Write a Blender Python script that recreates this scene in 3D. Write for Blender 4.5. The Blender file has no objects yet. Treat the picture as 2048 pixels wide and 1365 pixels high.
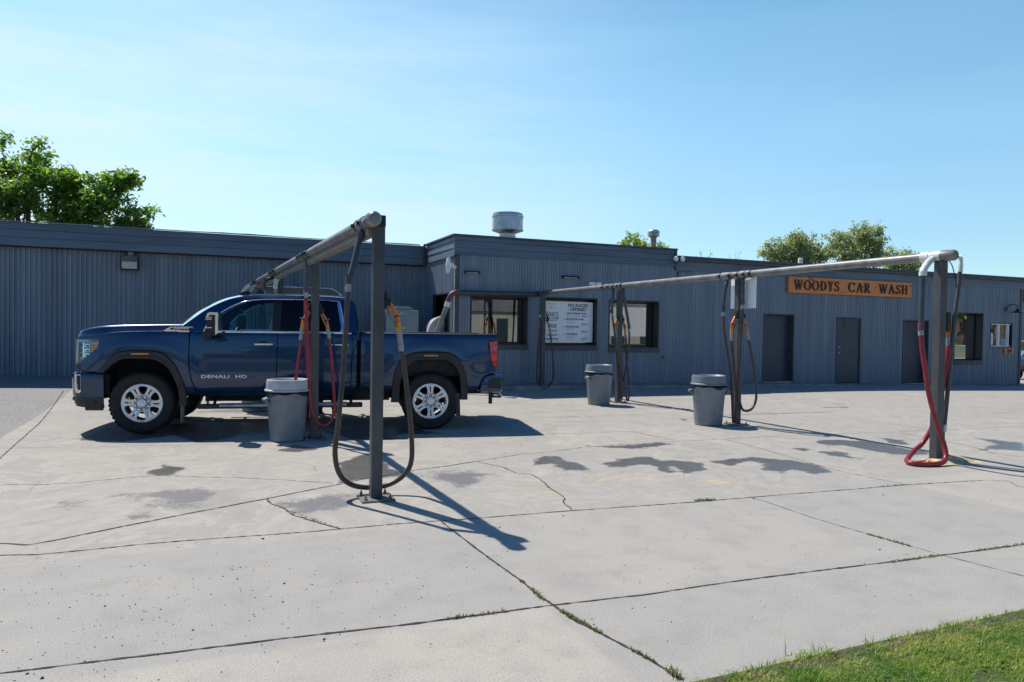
import bpy, bmesh, math, random
import numpy as np
from mathutils import Vector, Matrix
from mathutils import noise as mn
from mathutils.geometry import delaunay_2d_cdt
random.seed(7); np.random.seed(7)
PI = math.pi
SC = bpy.context.scene
COL = SC.collection

# ------------------------------------------------------------------ helpers
class MB:
    """collects faces; build() links them as one mesh object"""
    def __init__(s): s.v = []; s.f = []; s.n = None
    def add(s, vs, fs):
        b = len(s.v); s.v += [tuple(p) for p in vs]; s.f += [tuple(i + b for i in f) for f in fs]; return s
    def box(s, x0, x1, y0, y1, z0, z1, bev=0.0):
        if bev > 0:
            bm = bmesh.new(); bmesh.ops.create_cube(bm, size=1)
            for v in bm.verts:
                v.co = Vector(((x0+x1)/2 + v.co.x*(x1-x0), (y0+y1)/2 + v.co.y*(y1-y0), (z0+z1)/2 + v.co.z*(z1-z0)))
            bmesh.ops.bevel(bm, geom=bm.edges[:], offset=bev, segments=2, affect='EDGES', profile=.5)
            bm.verts.ensure_lookup_table()
            s.add([v.co[:] for v in bm.verts], [[v.index for v in f.verts] for f in bm.faces]); bm.free(); return s
        v = [(x0,y0,z0),(x1,y0,z0),(x1,y1,z0),(x0,y1,z0),(x0,y0,z1),(x1,y0,z1),(x1,y1,z1),(x0,y1,z1)]
        return s.add(v, [(3,2,1,0),(4,5,6,7),(0,1,5,4),(1,2,6,5),(2,3,7,6),(3,0,4,7)])
    def hexa(s, v): return s.add(v, [(3,2,1,0),(4,5,6,7),(0,1,5,4),(1,2,6,5),(2,3,7,6),(3,0,4,7)])
    def prism(s, poly, axis, a, b):
        """poly of 2d points extruded along axis from a to b"""
        def P(p, t):
            return {'x': (t, p[0], p[1]), 'y': (p[0], t, p[1]), 'z': (p[0], p[1], t)}[axis]
        n = len(poly)
        return s.add([P(p, a) for p in poly] + [P(p, b) for p in poly],
              [tuple(range(n))[::-1], tuple(range(n, 2*n))] + [(i, (i+1) % n, n+(i+1) % n, n+i) for i in range(n)])
    def tube(s, pts, r, n=10, cap=True):
        pts = [Vector(p) for p in pts]; m = len(pts)
        rr = r if isinstance(r, (list, tuple)) else [r]*m
        t0 = (pts[1]-pts[0]).normalized()
        u = t0.orthogonal().normalized()
        vs = []
        for i in range(m):
            t = (pts[min(i+1, m-1)] - pts[max(i-1, 0)])
            t = t.normalized() if t.length > 1e-9 else t0
            u = (u - t*u.dot(t))
            u = u.normalized() if u.length > 1e-6 else t.orthogonal().normalized()
            w = t.cross(u)
            for k in range(n):
                a = 2*PI*k/n; vs.append(pts[i] + (u*math.cos(a) + w*math.sin(a))*rr[i])
        fs = [(i*n+k, i*n+(k+1) % n, (i+1)*n+(k+1) % n, (i+1)*n+k) for i in range(m-1) for k in range(n)]
        if cap: fs += [tuple(range(n))[::-1], tuple((m-1)*n+k for k in range(n))]
        return s.add(vs, fs)
    def cyl(s, p0, p1, r, n=16): return s.tube([p0, p1], r, n)
    def lathe(s, prof, n=32, c=(0, 0, 0), axis='z', closed=False):
        """prof: (r, h) pairs"""
        vs = []
        for r, h in prof:
            for k in range(n):
                a = 2*PI*k/n; x, y = r*math.cos(a), r*math.sin(a)
                p = {'z': (x, y, h), 'y': (x, h, y), 'x': (h, x, y)}[axis]
                vs.append((p[0]+c[0], p[1]+c[1], p[2]+c[2]))
        m = len(prof)
        fs = [(i*n+k, i*n+(k+1) % n, (i+1)*n+(k+1) % n, (i+1)*n+k) for i in range(m-1) for k in range(n)]
        if closed: fs += [((m-1)*n+k, (m-1)*n+(k+1) % n, (k+1) % n, k) for k in range(n)]
        return s.add(vs, fs)
    def grid(s, P):
        """P[i][j] points"""
        h, w = len(P), len(P[0])
        return s.add([p for r in P for p in r], [(i*w+j, i*w+j+1, (i+1)*w+j+1, (i+1)*w+j) for i in range(h-1) for j in range(w-1)])
    def mirror_y(s):
        m = MB(); m.v = [(x, -y, z) for x, y, z in s.v]; m.f = [tuple(reversed(f)) for f in s.f]
        if s.n is not None: m.n = [(a, -b, c) for a, b, c in s.n]
        return m
    def build(s, name, mat, parent=None, smooth=False, world=False, fixn=True):
        me = bpy.data.meshes.new(name)
        v = s.v
        if world and parent is not None:
            root = parent
            while root.parent: root = root.parent
            M = root.matrix_basis.inverted(); v = [tuple(M @ Vector(p)) for p in v]
        me.from_pydata(v, [], s.f)
        if fixn and s.n is None:
            bm = bmesh.new(); bm.from_mesh(me); bmesh.ops.recalc_face_normals(bm, faces=bm.faces[:]); bm.to_mesh(me); bm.free()
        me.materials.append(mat)
        if smooth:
            me.polygons.foreach_set('use_smooth', [True]*len(me.polygons))
            if smooth == 'auto':
                try: me.set_sharp_from_angle(angle=math.radians(35))
                except Exception: pass
        if s.n is not None:
            me.polygons.foreach_set('use_smooth', [True]*len(me.polygons))
            me.normals_split_custom_set_from_vertices([Vector(q).normalized() for q in s.n])
        me.update()
        o = bpy.data.objects.new(name, me); COL.objects.link(o)
        if parent is not None: o.parent = parent
        return o

def tag(o, label=None, cat=None, group=None, kind=None):
    if label: o['label'] = label
    if cat: o['category'] = cat
    if group: o['group'] = group
    if kind: o['kind'] = kind
    return o
def thing(name, label, cat, loc=(0, 0, 0), rz=0, group=None):
    o = bpy.data.objects.new(name, None); COL.objects.link(o)
    o.empty_display_size = .2
    o.matrix_basis = Matrix.Translation(loc) @ Matrix.Rotation(rz, 4, 'Z')
    return tag(o, label, cat, group)
def copy_tree(o, parent=None):
    c = o.copy(); COL.objects.link(c); c.parent = parent
    for ch in list(o.children): copy_tree(ch, c)
    return c
def catmull(pts, n=6):
    pts = [Vector(p) for p in pts]; P = [2*pts[0]-pts[1]] + pts + [2*pts[-1]-pts[-2]]; out = []
    for i in range(1, len(P)-2):
        a, b, c, d = P[i-1], P[i], P[i+1], P[i+2]
        for k in range(n):
            t = k/n; out.append(.5*((2*b) + (c-a)*t + (2*a-5*b+4*c-d)*t*t + (3*b-a-3*c+d)*t**3))
    out.append(pts[-1]); return out
def resample(pts, step):
    out = [Vector(pts[0])]; acc = 0
    for a, b in zip(pts, pts[1:]):
        a, b = Vector(a), Vector(b); L = (b-a).length; t = step-acc
        while t <= L:
            out.append(a+(b-a)*(t/L)); t += step
        acc = (acc+L) % step
    return out
def interp(x, tab):
    if x <= tab[0][0]: return tab[0][1]
    for (a, b), (c, d) in zip(tab, tab[1:]):
        if x <= c: return b+(d-b)*(x-a)/(c-a)
    return tab[-1][1]
def smooth_tab(tab):
    """monotone-ish cubic interpolation"""
    xs = np.array([t[0] for t in tab], float); ys = np.array([t[1] for t in tab], float)
    d = np.diff(ys)/np.diff(xs); m = np.zeros(len(xs)); m[0] = d[0]; m[-1] = d[-1]
    for i in range(1, len(xs)-1):
        m[i] = 0 if d[i-1]*d[i] <= 0 else 2*d[i-1]*d[i]/(d[i-1]+d[i])
    def f(x):
        if x <= xs[0]: return float(ys[0]+m[0]*(x-xs[0]))
        if x >= xs[-1]: return float(ys[-1]+m[-1]*(x-xs[-1]))
        i = int(np.searchsorted(xs, x))-1; i = max(0, min(i, len(xs)-2))
        h = xs[i+1]-xs[i]; t = (x-xs[i])/h
        return float((2*t**3-3*t*t+1)*ys[i]+(t**3-2*t*t+t)*h*m[i]+(-2*t**3+3*t*t)*ys[i+1]+(t**3-t*t)*h*m[i+1])
    return f
def sstep(a, b, x):
    t = max(0., min(1., (x-a)/(b-a))); return t*t*(3-2*t)

# ------------------------------------------------------------------ materials
def nodes(name):
    m = bpy.data.materials.new(name); m.use_nodes = True
    nt = m.node_tree; b = nt.nodes['Principled BSDF']; return m, nt, b
def N(nt, t, **k):
    n = nt.nodes.new(t)
    for a, v in k.items():
        if a in n.inputs: n.inputs[a].default_value = v
        else: setattr(n, a, v)
    return n
def mixc(nt, fac, a, b, mode='MIX'):
    n = nt.nodes.new('ShaderNodeMix'); n.data_type = 'RGBA'; n.blend_type = mode
    for s, v in ((0, fac), (6, a), (7, b)):
        if hasattr(v, 'default_value') or hasattr(v, 'is_linked'): nt.links.new(v, n.inputs[s])
        elif isinstance(v, (tuple, list)): n.inputs[s].default_value = tuple(v)[:3]+(1,)
        else: n.inputs[s].default_value = v
    return n.outputs[2]
def ramp(nt, src, stops):
    r = nt.nodes.new('ShaderNodeValToRGB'); e = r.color_ramp.elements
    while len(e) < len(stops): e.new(.5)
    for i, (p, c) in enumerate(stops):
        e[i].position = p; e[i].color = (c, c, c, 1) if isinstance(c, (int, float)) else tuple(c)+(1,)
    nt.links.new(src, r.inputs[0]); return r.outputs[0]
def math_(nt, op, a, b=0.0):
    n = nt.nodes.new('ShaderNodeMath'); n.operation = op
    for i, v in ((0, a), (1, b)):
        if isinstance(v, (int, float)): n.inputs[i].default_value = v
        else: nt.links.new(v, n.inputs[i])
    return n.outputs[0]
def noise(nt, scale, detail=4, rough=.55, coord='Object', stretch=None):
    tc = nt.nodes.new('ShaderNodeTexCoord'); n = N(nt, 'ShaderNodeTexNoise', Scale=scale, Detail=detail, Roughness=rough)
    src = tc.outputs[coord]
    if stretch:
        mp = nt.nodes.new('ShaderNodeMapping'); mp.inputs['Scale'].default_value = stretch
        nt.links.new(src, mp.inputs[0]); src = mp.outputs[0]
    nt.links.new(src, n.inputs['Vector']); return n.outputs[0]
def bump(nt, b, h, strength=.3, dist=.01):
    n = N(nt, 'ShaderNodeBump', Strength=strength, Distance=dist); nt.links.new(h, n.inputs['Height']); nt.links.new(n.outputs[0], b.inputs['Normal'])
def pmat(name, col, rough=.5, metal=0., var=.12, vs=6., bumpk=0., bs=60., coat=0., dark=None, stretch=None, spec=.5):
    m, nt, b = nodes(name)
    b.inputs['Roughness'].default_value = rough; b.inputs['Metallic'].default_value = metal
    b.inputs['Coat Weight'].default_value = coat; b.inputs['Coat Roughness'].default_value = .03
    b.inputs['Specular IOR Level'].default_value = spec
    c2 = dark if dark else tuple(c*(1-2*var) for c in col); c1 = tuple(min(1, c*(1+var)) for c in col)
    if var > 0 or dark:
        f = ramp(nt, noise(nt, vs, stretch=stretch), [(.35, 0.), (.7, 1.)])
        nt.links.new(mixc(nt, f, c1, c2), b.inputs['Base Color'])
        rr = ramp(nt, noise(nt, vs*2.3), [(.3, max(0, rough-.08)), (.75, min(1, rough+.1))]); nt.links.new(rr, b.inputs['Roughness'])
    else: b.inputs['Base Color'].default_value = tuple(col)+(1,)
    if bumpk: bump(nt, b, noise(nt, bs, 6), bumpk)
    return m

M = {}
M['wall'] = pmat('corrugated_paint', (.195, .24, .295), .48, var=.10, vs=2.2, stretch=(2.4, 2.4, .12), bumpk=.05, bs=30)
M['wall2'] = pmat('old_corrugated_paint', (.215, .26, .315), .6, var=.12, vs=2.2, stretch=(2.4, 2.4, .12), bumpk=.05, bs=30)
M['fascia'] = pmat('fascia_paint', (.118, .155, .205), .55, var=.12, vs=1.5, stretch=(.4, .4, 3))
M['trim'] = pmat('trim_paint', (.072, .078, .088), .55, var=.1, vs=4)
M['rust'] = pmat('rusty_soffit', (.07, .028, .018), .9, var=.3, vs=8)
M['roof'] = pmat('roof_membrane', (.13, .12, .11), .8, var=.15, vs=2)
M['edge'] = pmat('metal_flashing', (.30, .29, .28), .45, .6, var=.2, vs=3)
M['door'] = pmat('door_paint', (.046, .064, .088), .42, var=.1, vs=3)
M['frame'] = pmat('window_frame_paint', (.022, .024, .028), .4, var=.15, vs=8)
M['white'] = pmat('white_paint', (.78, .79, .80), .45, var=.05, vs=5)
M['bright'] = pmat('bright_white_board', (.93, .94, .95), .5, var=0)
M['pvc'] = pmat('white_pvc', (.76, .75, .70), .32, var=.08, vs=9)
M['post'] = pmat('post_paint', (.072, .074, .08), .5, var=.16, vs=7, bumpk=.06, bs=40, stretch=(1, 1, .3))
M['pipe'] = pmat('grey_painted_pipe', (.205, .198, .19), .38, var=.18, vs=6, bumpk=.04, bs=30)
M['drop'] = pmat('drop_pipe_paint', (.055, .065, .08), .4, var=.15, vs=8)
M['rubber'] = pmat('black_rubber', (.012, .012, .013), .55, var=.2, vs=10)
M['hose'] = pmat('brown_grey_hose', (.062, .047, .043), .42, var=.2, vs=9)
M['red'] = pmat('red_hose', (.30, .022, .035), .38, var=.18, vs=7)
M['orange'] = pmat('orange_nozzle', (.72, .17, .018), .42, var=.15, vs=30)
M['yellow'] = pmat('amber_nozzle', (.74, .30, .02), .42, var=.15, vs=30)
M['cuff'] = pmat('grey_cuff', (.30, .32, .34), .4, var=.12, vs=20)
M['ppl'] = pmat('dull_red_elbow', (.16, .05, .06), .5, var=.2, vs=12)
M['can'] = pmat('grey_plastic', (.185, .215, .245), .5, var=.1, vs=7, bumpk=.04, bs=60)
M['lid'] = pmat('sunlit_lid_plastic', (.46, .48, .50), .45, var=.1, vs=9)  # can grey lightened to stand for sunlight on the nearest lid
M['bag'] = pmat('black_bag', (.01, .01, .011), .3, var=.1, vs=30, bumpk=.4, bs=25)
M['galv'] = pmat('galvanised_metal', (.46, .47, .48), .38, .85, var=.18, vs=4)
M['steel'] = pmat('dull_steel', (.22, .21, .2), .5, .7, var=.2, vs=9)
M['chrome'] = pmat('chrome', (.80, .81, .83), .07, 1., var=0)
M['alu'] = pmat('machined_alloy', (.78, .79, .81), .32, .45, var=.04, vs=20)
M['alug'] = pmat('painted_alloy', (.30, .31, .33), .32, .7, var=.1, vs=20)
M['badge'] = pmat('satin_silver_badge', (.78, .79, .80), .35, .3, var=0)
M['black'] = pmat('satin_black', (.012, .013, .015), .45, var=.15, vs=12)
M['trimblk'] = pmat('black_moulded_plastic', (.020, .022, .025), .48, var=.12, vs=20, bumpk=.05, bs=120)
M['tyre'] = pmat('tyre_rubber', (.014, .014, .015), .72, var=.25, vs=8, bumpk=.1, bs=50)
M['under'] = pmat('underbody', (.018, .017, .016), .7, var=.3, vs=8)
M['seat'] = pmat('dark_leather', (.02, .02, .022), .5, var=.1, vs=8)
M['amber'] = pmat('amber_lens', (1., .33, .02), .18, var=.1, vs=40, coat=.6)
M['amber2'] = pmat('turn_signal_lens', (1., .42, .05), .4, var=0)
M['redlens'] = pmat('red_lens', (.80, .012, .02), .15, var=.3, vs=18, coat=.8)
M['lampgrey'] = pmat('lamp_housing', (.30, .31, .33), .25, .5, var=.3, vs=25)
M['cabinet'] = pmat('pale_green_cabinet', (.25, .33, .33), .5, var=.08, vs=3)
M['bark'] = pmat('bark', (.13, .095, .07), .9, var=.3, vs=9, bumpk=.5, bs=20)
M['soil'] = pmat('soil', (.085, .068, .045), .95, var=.3, vs=20)
M['stone'] = pmat('pebble_stone', (.12, .11, .10), .9, var=.4, vs=40)
M['foam'] = pmat('yellow_foam', (.58, .47, .27), .9, var=.25, vs=14, bumpk=.8, bs=25)
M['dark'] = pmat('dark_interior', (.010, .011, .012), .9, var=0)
M['cream'] = pmat('cream_panels', (.56, .52, .45), .7, var=.08, vs=.6)
M['redpaint'] = pmat('red_fascia', (.32, .03, .025), .5, var=.1, vs=1)
M['brick'] = pmat('red_brown_cladding', (.16, .065, .045), .8, var=.2, vs=2)
M['darkbrick'] = pmat('dark_brown_brick', (.05, .035, .028), .8, var=.4, vs=.8)
M['block'] = pmat('grey_block', (.26, .26, .265), .85, var=.1, vs=2)
M['skin'] = pmat('skin', (.45, .27, .2), .55, var=.05, vs=10)
M['cloth'] = pmat('dark_cloth', (.02, .022, .03), .85, var=.2, vs=15, bumpk=.3, bs=60)
M['boot'] = pmat('dark_boot', (.02, .017, .015), .6, var=.3, vs=20)
M['neon'] = None
# sign ink
M['ink'] = pmat('black_ink', (.012, .013, .018), .6, var=0)
M['inkgrey'] = pmat('grey_ink', (.22, .23, .27), .6, var=0)
M['letter'] = pmat('black_letter', (.010, .009, .009), .45, var=.1, vs=30)
# paint
def carpaint(name, col):
    m, nt, b = nodes(name)
    b.inputs['Base Color'].default_value = col+(1,); b.inputs['Metallic'].default_value = .55; b.inputs['Roughness'].default_value = .32
    b.inputs['Coat Weight'].default_value = 1.; b.inputs['Coat Roughness'].default_value = .015
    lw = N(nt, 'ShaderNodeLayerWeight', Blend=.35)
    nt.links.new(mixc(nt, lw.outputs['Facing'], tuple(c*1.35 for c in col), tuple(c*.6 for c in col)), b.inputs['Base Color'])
    d = ramp(nt, noise(nt, 3.5, 5), [(.4, .26), (.75, .40)]); nt.links.new(d, b.inputs['Roughness'])
    return m
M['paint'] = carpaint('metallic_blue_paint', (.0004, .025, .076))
M['carwhite'] = carpaint('white_car_paint', (.72, .73, .75)); M['cardark'] = carpaint('dark_car_paint', (.01, .013, .03))
def glass(name, tint, refl=.06, ior=1.5):
    m, nt, b = nodes(name); out = nt.nodes['Material Output']
    tr = N(nt, 'ShaderNodeBsdfTransparent'); tr.inputs[0].default_value = tint+(1,)
    gl = N(nt, 'ShaderNodeBsdfGlossy', Roughness=.005); gl.inputs[0].default_value = (1, 1, 1, 1)
    fr = N(nt, 'ShaderNodeFresnel', IOR=ior); mx = nt.nodes.new('ShaderNodeMixShader')
    nt.links.new(math_(nt, 'MINIMUM', math_(nt, 'ADD', fr.outputs[0], refl), 1.), mx.inputs[0])
    nt.links.new(tr.outputs[0], mx.inputs[1]); nt.links.new(gl.outputs[0], mx.inputs[2]); nt.links.new(mx.outputs[0], out.inputs[0])
    return m
M['glass_front'] = glass('teal_tinted_glass', (.50, .86, .90), .0)
M['glass_rear'] = glass('privacy_glass', (.025, .035, .045), .0)
M['glass_wall'] = glass('building_glass', (.10, .11, .12), .17, 1.6)
M['glass_clear'] = glass('clear_lens', (.93, .95, .97), .02)
def emis(name, col, k):
    m, nt, b = nodes(name); b.inputs['Base Color'].default_value = (0, 0, 0, 1)
    b.inputs['Emission Color'].default_value = col+(1,); b.inputs['Emission Strength'].default_value = k; return m
M['neon'] = emis('red_neon', (1, .03, .05), 1.6)
def woodmat():
    m, nt, b = nodes('stained_pine'); b.inputs['Roughness'].default_value = .5
    g = noise(nt, 5, 6, .6, stretch=(.35, 1, 9)); k = noise(nt, 3.2, 2, stretch=(1, 1, 2.2))
    c = mixc(nt, ramp(nt, g, [(.3, 0.), (.7, 1.)]), (.86, .31, .085), (.60, .165, .04))
    kn = ramp(nt, k, [(.66, 0.), (.74, 1.)]); c = mixc(nt, kn, c, (.16, .04, .015))
    nt.links.new(c, b.inputs['Base Color']); bump(nt, b, g, .15); return m
M['wood'] = woodmat()
def leafmat(name, c1, c2, trans=.45):
    m, nt, b = nodes(name); out = nt.nodes['Material Output']
    a = N(nt, 'ShaderNodeAttribute', attribute_name='tone'); c = mixc(nt, a.outputs['Fac'], c1, c2)
    nt.links.new(c, b.inputs['Base Color']); b.inputs['Roughness'].default_value = .42
    t = N(nt, 'ShaderNodeBsdfTranslucent'); nt.links.new(mixc(nt, 1., c, (1.9, 1.9, 1.3), 'MULTIPLY'), t.inputs[0])
    mx = nt.nodes.new('ShaderNodeMixShader'); mx.inputs[0].default_value = trans
    nt.links.new(b.outputs[0], mx.inputs[1]); nt.links.new(t.outputs[0], mx.inputs[2]); nt.links.new(mx.outputs[0], out.inputs[0]); return m
M['leaf1'] = leafmat('walnut_leaves', (.05, .12, .02), (.24, .37, .07), .55)
M['leaf2'] = leafmat('elm_leaves', (.17, .215, .10), (.37, .40, .20), .5)
M['leaf3'] = leafmat('sparse_leaves', (.13, .22, .07), (.34, .40, .14), .5)
M['grass'] = leafmat('grass_blades', (.125, .25, .03), (.37, .39, .12), .5)
M['weed'] = leafmat('dry_weeds', (.08, .12, .025), (.25, .22, .10), .3)
# ------------------------------------------------------------------ ground
GJ = {"j1":[[-9,8.1],[-4,8.12],[-1.87,8.09],[-1.46,7.95],[-1.16,7.97],[-0.85,8.04],[-0.53,8.07],[-0.41,8.03],[-0.14,7.86],[0.31,7.67],[0.65,7.46],[1.12,7.12]],
"j2":[[-4,6.0],[-1.87,6.1],[-1.37,5.96],[-1.19,5.85],[-1.03,5.92],[-0.69,6.11],[-0.18,6.39],[0.43,6.69],[0.81,6.9],[1.16,7.08],[1.46,7.26],[2.09,7.53],[2.45,7.62],[2.83,7.77]],
"j3":[[-6,5.8],[-1.65,5.74],[-1.31,5.66],[-1.08,5.59],[-0.75,5.59],[-0.45,5.61],[0.1,5.57],[0.73,5.52],[1.35,5.51],[2.08,5.45],[2.83,5.41],[3.26,5.37],[4.12,5.3],[5.02,5.26],[5.99,5.2],[6.62,5.17],[7.36,5.09],[7.67,5.04]],
"j3d":[[7.67,5.04],[7.89,4.93],[7.74,4.76],[7.72,4.5],[7.9,3.9]],"j4":[[0.44,6.68],[0.48,6.49],[0.56,6.33],[0.62,6.04],[0.72,5.83],[0.81,5.68],[0.89,5.51]],
"j5":[[-6,3.85],[-0.87,3.76],[-0.57,3.74],[-0.18,3.71],[0.33,3.68],[1.02,3.62],[1.77,3.59],[2.36,3.54],[3.04,3.53],[3.59,3.5],[4.29,3.45],[4.75,3.43],[5.61,3.39],[9,3.25]],
"j6":[[-2.75,16.5],[-2.43,12.57],[-2.23,9.68],[-2.09,7.32],[-2.0,6.0]],"j7":[[-2.4,10.39],[-0.94,10.07],[0.5,9.84]],
"j8":[[1.7,5.46],[1.71,5.11],[1.73,4.62],[1.75,4.28],[1.77,4.02],[1.77,3.75],[1.79,3.56],[1.8,3.34],[1.85,3.18],[1.89,2.99],[1.92,2.84],[1.95,2.6]],
"j9":[[2.83,7.77],[2.91,7.53],[3.01,7.32],[3.02,7.03],[3.14,6.88],[3.15,6.68],[3.11,6.46],[3.04,6.26],[3.04,6.05],[3.0,5.82],[2.89,5.61],[2.86,5.42]],
"j10":[[2.83,7.77],[3.5,8.03],[3.91,8.07],[4.52,8.25],[5.0,8.28],[5.62,8.3],[6.4,8.26],[7.11,8.26],[7.87,8.24],[8.45,8.14],[8.96,8.1],[9.73,8.03],[10.72,7.96],[11.57,7.89],[16,7.7]],
"j11":[[0.6,9.9],[1.24,9.9],[2.16,9.73],[2.75,9.63],[3.59,9.46],[4.42,9.45],[5.32,9.36],[5.9,9.33]],"j11b":[[5.9,9.33],[6.06,8.39]],
"j12":[[4.69,5.28],[4.7,4.93],[4.68,4.54],[4.7,4.23],[4.73,3.9],[4.76,3.63],[4.78,3.42],[4.82,3.24],[4.88,2.94],[4.91,2.6]],
"j14":[[6.8,8.23],[6.8,7.64],[6.73,7.27],[6.64,6.71],[6.56,6.12],[6.55,5.84],[6.62,5.2]],"j15":[[8.4,10.62],[9.06,10.59],[9.92,10.52],[10.74,10.47],[11.22,10.42]],
"j16":[[11.81,11.17],[12.1,11.08],[12.36,11.02]],"j17":[[12.74,10.92],[14.1,10.49]],"j18":[[12.59,8.34],[13.31,8.08],[15,7.6]],"j19":[[9.98,7.9],[9.81,6.68],[9.52,6.12],[9.64,5.84]],
"j20":[[17.49,11.99],[18.96,11.54]],"j21":[[-2.6,13.9],[-1.2,14.0],[0.2,14.1],[0.9,13.9],[3.2,13.6],[6.0,13.7]],"j22":[[5.0,11.2],[6.5,11.1],[7.4,11.15]],"j23":[[3.3,12.0],[5.2,11.8],[7.0,12.1]]}
GW = {'j2': .020, 'j3': .013, 'j5': .014, 'j8': .016, 'j9': .013, 'j4': .018, 'j16': .07, 'j15': .03, 'j6': .016, 'j12': .007, 'j7': .006, 'j14': .01, 'j17': .008}
GS = {"s1":[[3.36,7.35],[3.71,7.86],[3.88,7.74],[3.83,7.44],[3.95,7.19],[3.84,6.86],[3.62,6.99],[3.61,7.39]],"s2":[[4.21,7.19],[4.61,7.4],[5.01,7.4],[4.93,7.08],[5.09,7.11],[5.34,6.88],[5.02,6.41],[4.81,6.44],[4.87,6.74],[4.63,6.5],[4.59,6.63],[4.75,7.01],[4.33,6.95],[4.18,7.0]],
"s4":[[1.33,8.21],[1.77,8.7],[1.84,7.27],[1.4,7.23],[1.17,7.12]],"s5":[[4.59,8.38],[4.99,8.21],[5.67,8.29],[5.88,8.14],[5.09,7.94]],
"s7":[[-0.61,8.2],[-0.49,8.67],[-0.28,8.49],[-0.41,8.05]],
"s9":[[5.49,6.93],[6.19,6.95],[6.37,6.82],[6.49,6.65],[6.59,6.41],[6.48,6.0],[6.16,5.9],[6.1,6.18],[5.82,6.06],[5.78,6.28],[6.07,6.58],[5.96,6.77],[5.52,6.59],[5.55,6.73]],
"s10":[[8.02,7.71],[8.48,7.66],[8.8,7.31],[8.68,6.91],[8.81,6.54],[8.51,6.33],[8.12,6.58],[8.09,7.3],[7.82,7.38]],"s11":[[9.23,7.6],[9.36,7.38],[9.04,7.0],[8.94,7.24]],
"s12":[[10.67,7.16],[10.91,6.62],[10.19,6.18],[9.65,6.4],[10.36,6.65]],"s13":[[7.33,7.05],[7.6,6.97],[7.45,6.45],[7.28,6.57]],"s14":[[7.22,7.32],[7.34,7.28],[7.34,7.14],[7.17,7.13]],
"s15":[[-1.7,10.9],[-1.3,12.0],[-0.2,12.2],[1.2,11.9],[1.3,11.2],[.5,11.0],[0.2,10.4],[-.2,10.2],[-.5,10.9],[-1.1,10.45]],"s16":[[1.5,10.6],[2.1,10.9],[2.9,10.5],[3.1,9.9],[2.5,10.1],[2.3,9.65],[1.8,9.8]],"s17":[[.75,9.2],[1.0,9.6],[1.2,9.2],[.95,8.95]]}
GD = {"s3":[[2.02,7.42],[2.44,7.33],[2.75,7.17],[2.5,6.67],[2.2,6.59],[2.06,6.91]],"s6":[[-0.82,7.24],[-0.5,7.36],[-0.14,7.36],[0.09,7.15],[-0.03,6.81],[-0.07,6.58],[-0.33,6.61],[-0.51,6.32],[-0.72,6.26],[-0.6,6.48],[-0.41,6.67],[-0.52,6.98]],
"s8":[[0.48,6.56],[1.19,6.69],[1.13,6.19],[0.68,6.05],[0.53,6.34]],"p1":[[-1.0,7.1],[-1.25,7.2],[-1.3,6.95],[-1.1,6.85]],"d1":[[.3,13.85],[.9,13.85],[1.3,13.3],[.6,13.2],[-.6,13.45]]}
GY = {"y1":[[2.6,6.35],[3.2,5.98],[3.1,5.8],[2.5,6.0]],"y2":[[3.6,6.6],[4.4,6.45],[4.3,6.25],[3.6,6.4]],"y3":[[4.6,6.1],[5.1,6.0],[5.05,5.8],[4.6,5.9]],"y4":[[6.5,6.0],[7.0,5.85],[6.95,5.65],[6.5,5.8]],"y5":[[1.6,9.95],[3.0,9.75],[3.0,9.6],[1.6,9.8]],"y6":[[-.5,10.1],[1.0,9.85],[1.0,9.75],[-.5,10.0]],"y7":[[9.0,6.3],[10.5,5.9],[10.4,5.6],[9.0,6.0]]}

def gz(x, y):
    r = interp(x, [(8, 0), (12, -.03), (16, -.03), (18.65, -.075), (27, -.255), (40, -.4)])*sstep(9, 15, y)
    l = interp(x, [(-40, .7), (-10, .45), (-3.5, .285), (1.2, .12), (5.4, .0)])*sstep(12.5, 19, y)
    return r+l
def sdist(P, poly):
    """signed distance (positive inside) of points P (n,2) to polygon"""
    poly = np.array(poly, float); n = len(poly); d = np.full(len(P), 1e9); ins = np.zeros(len(P), bool)
    for i in range(n):
        a, b = poly[i], poly[(i+1) % n]; e = b-a; w = P-a
        t = np.clip((w@e)/(e@e), 0, 1); q = w-t[:, None]*e; d = np.minimum(d, np.hypot(q[:, 0], q[:, 1]))
        c = ((a[1] > P[:, 1]) != (b[1] > P[:, 1]))
        if abs(e[1]) > 1e-12:
            xi = a[0]+(P[:, 1]-a[1])*e[0]/e[1]; ins ^= c & (P[:, 0] < xi)
    return np.where(ins, d, -d)
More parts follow.
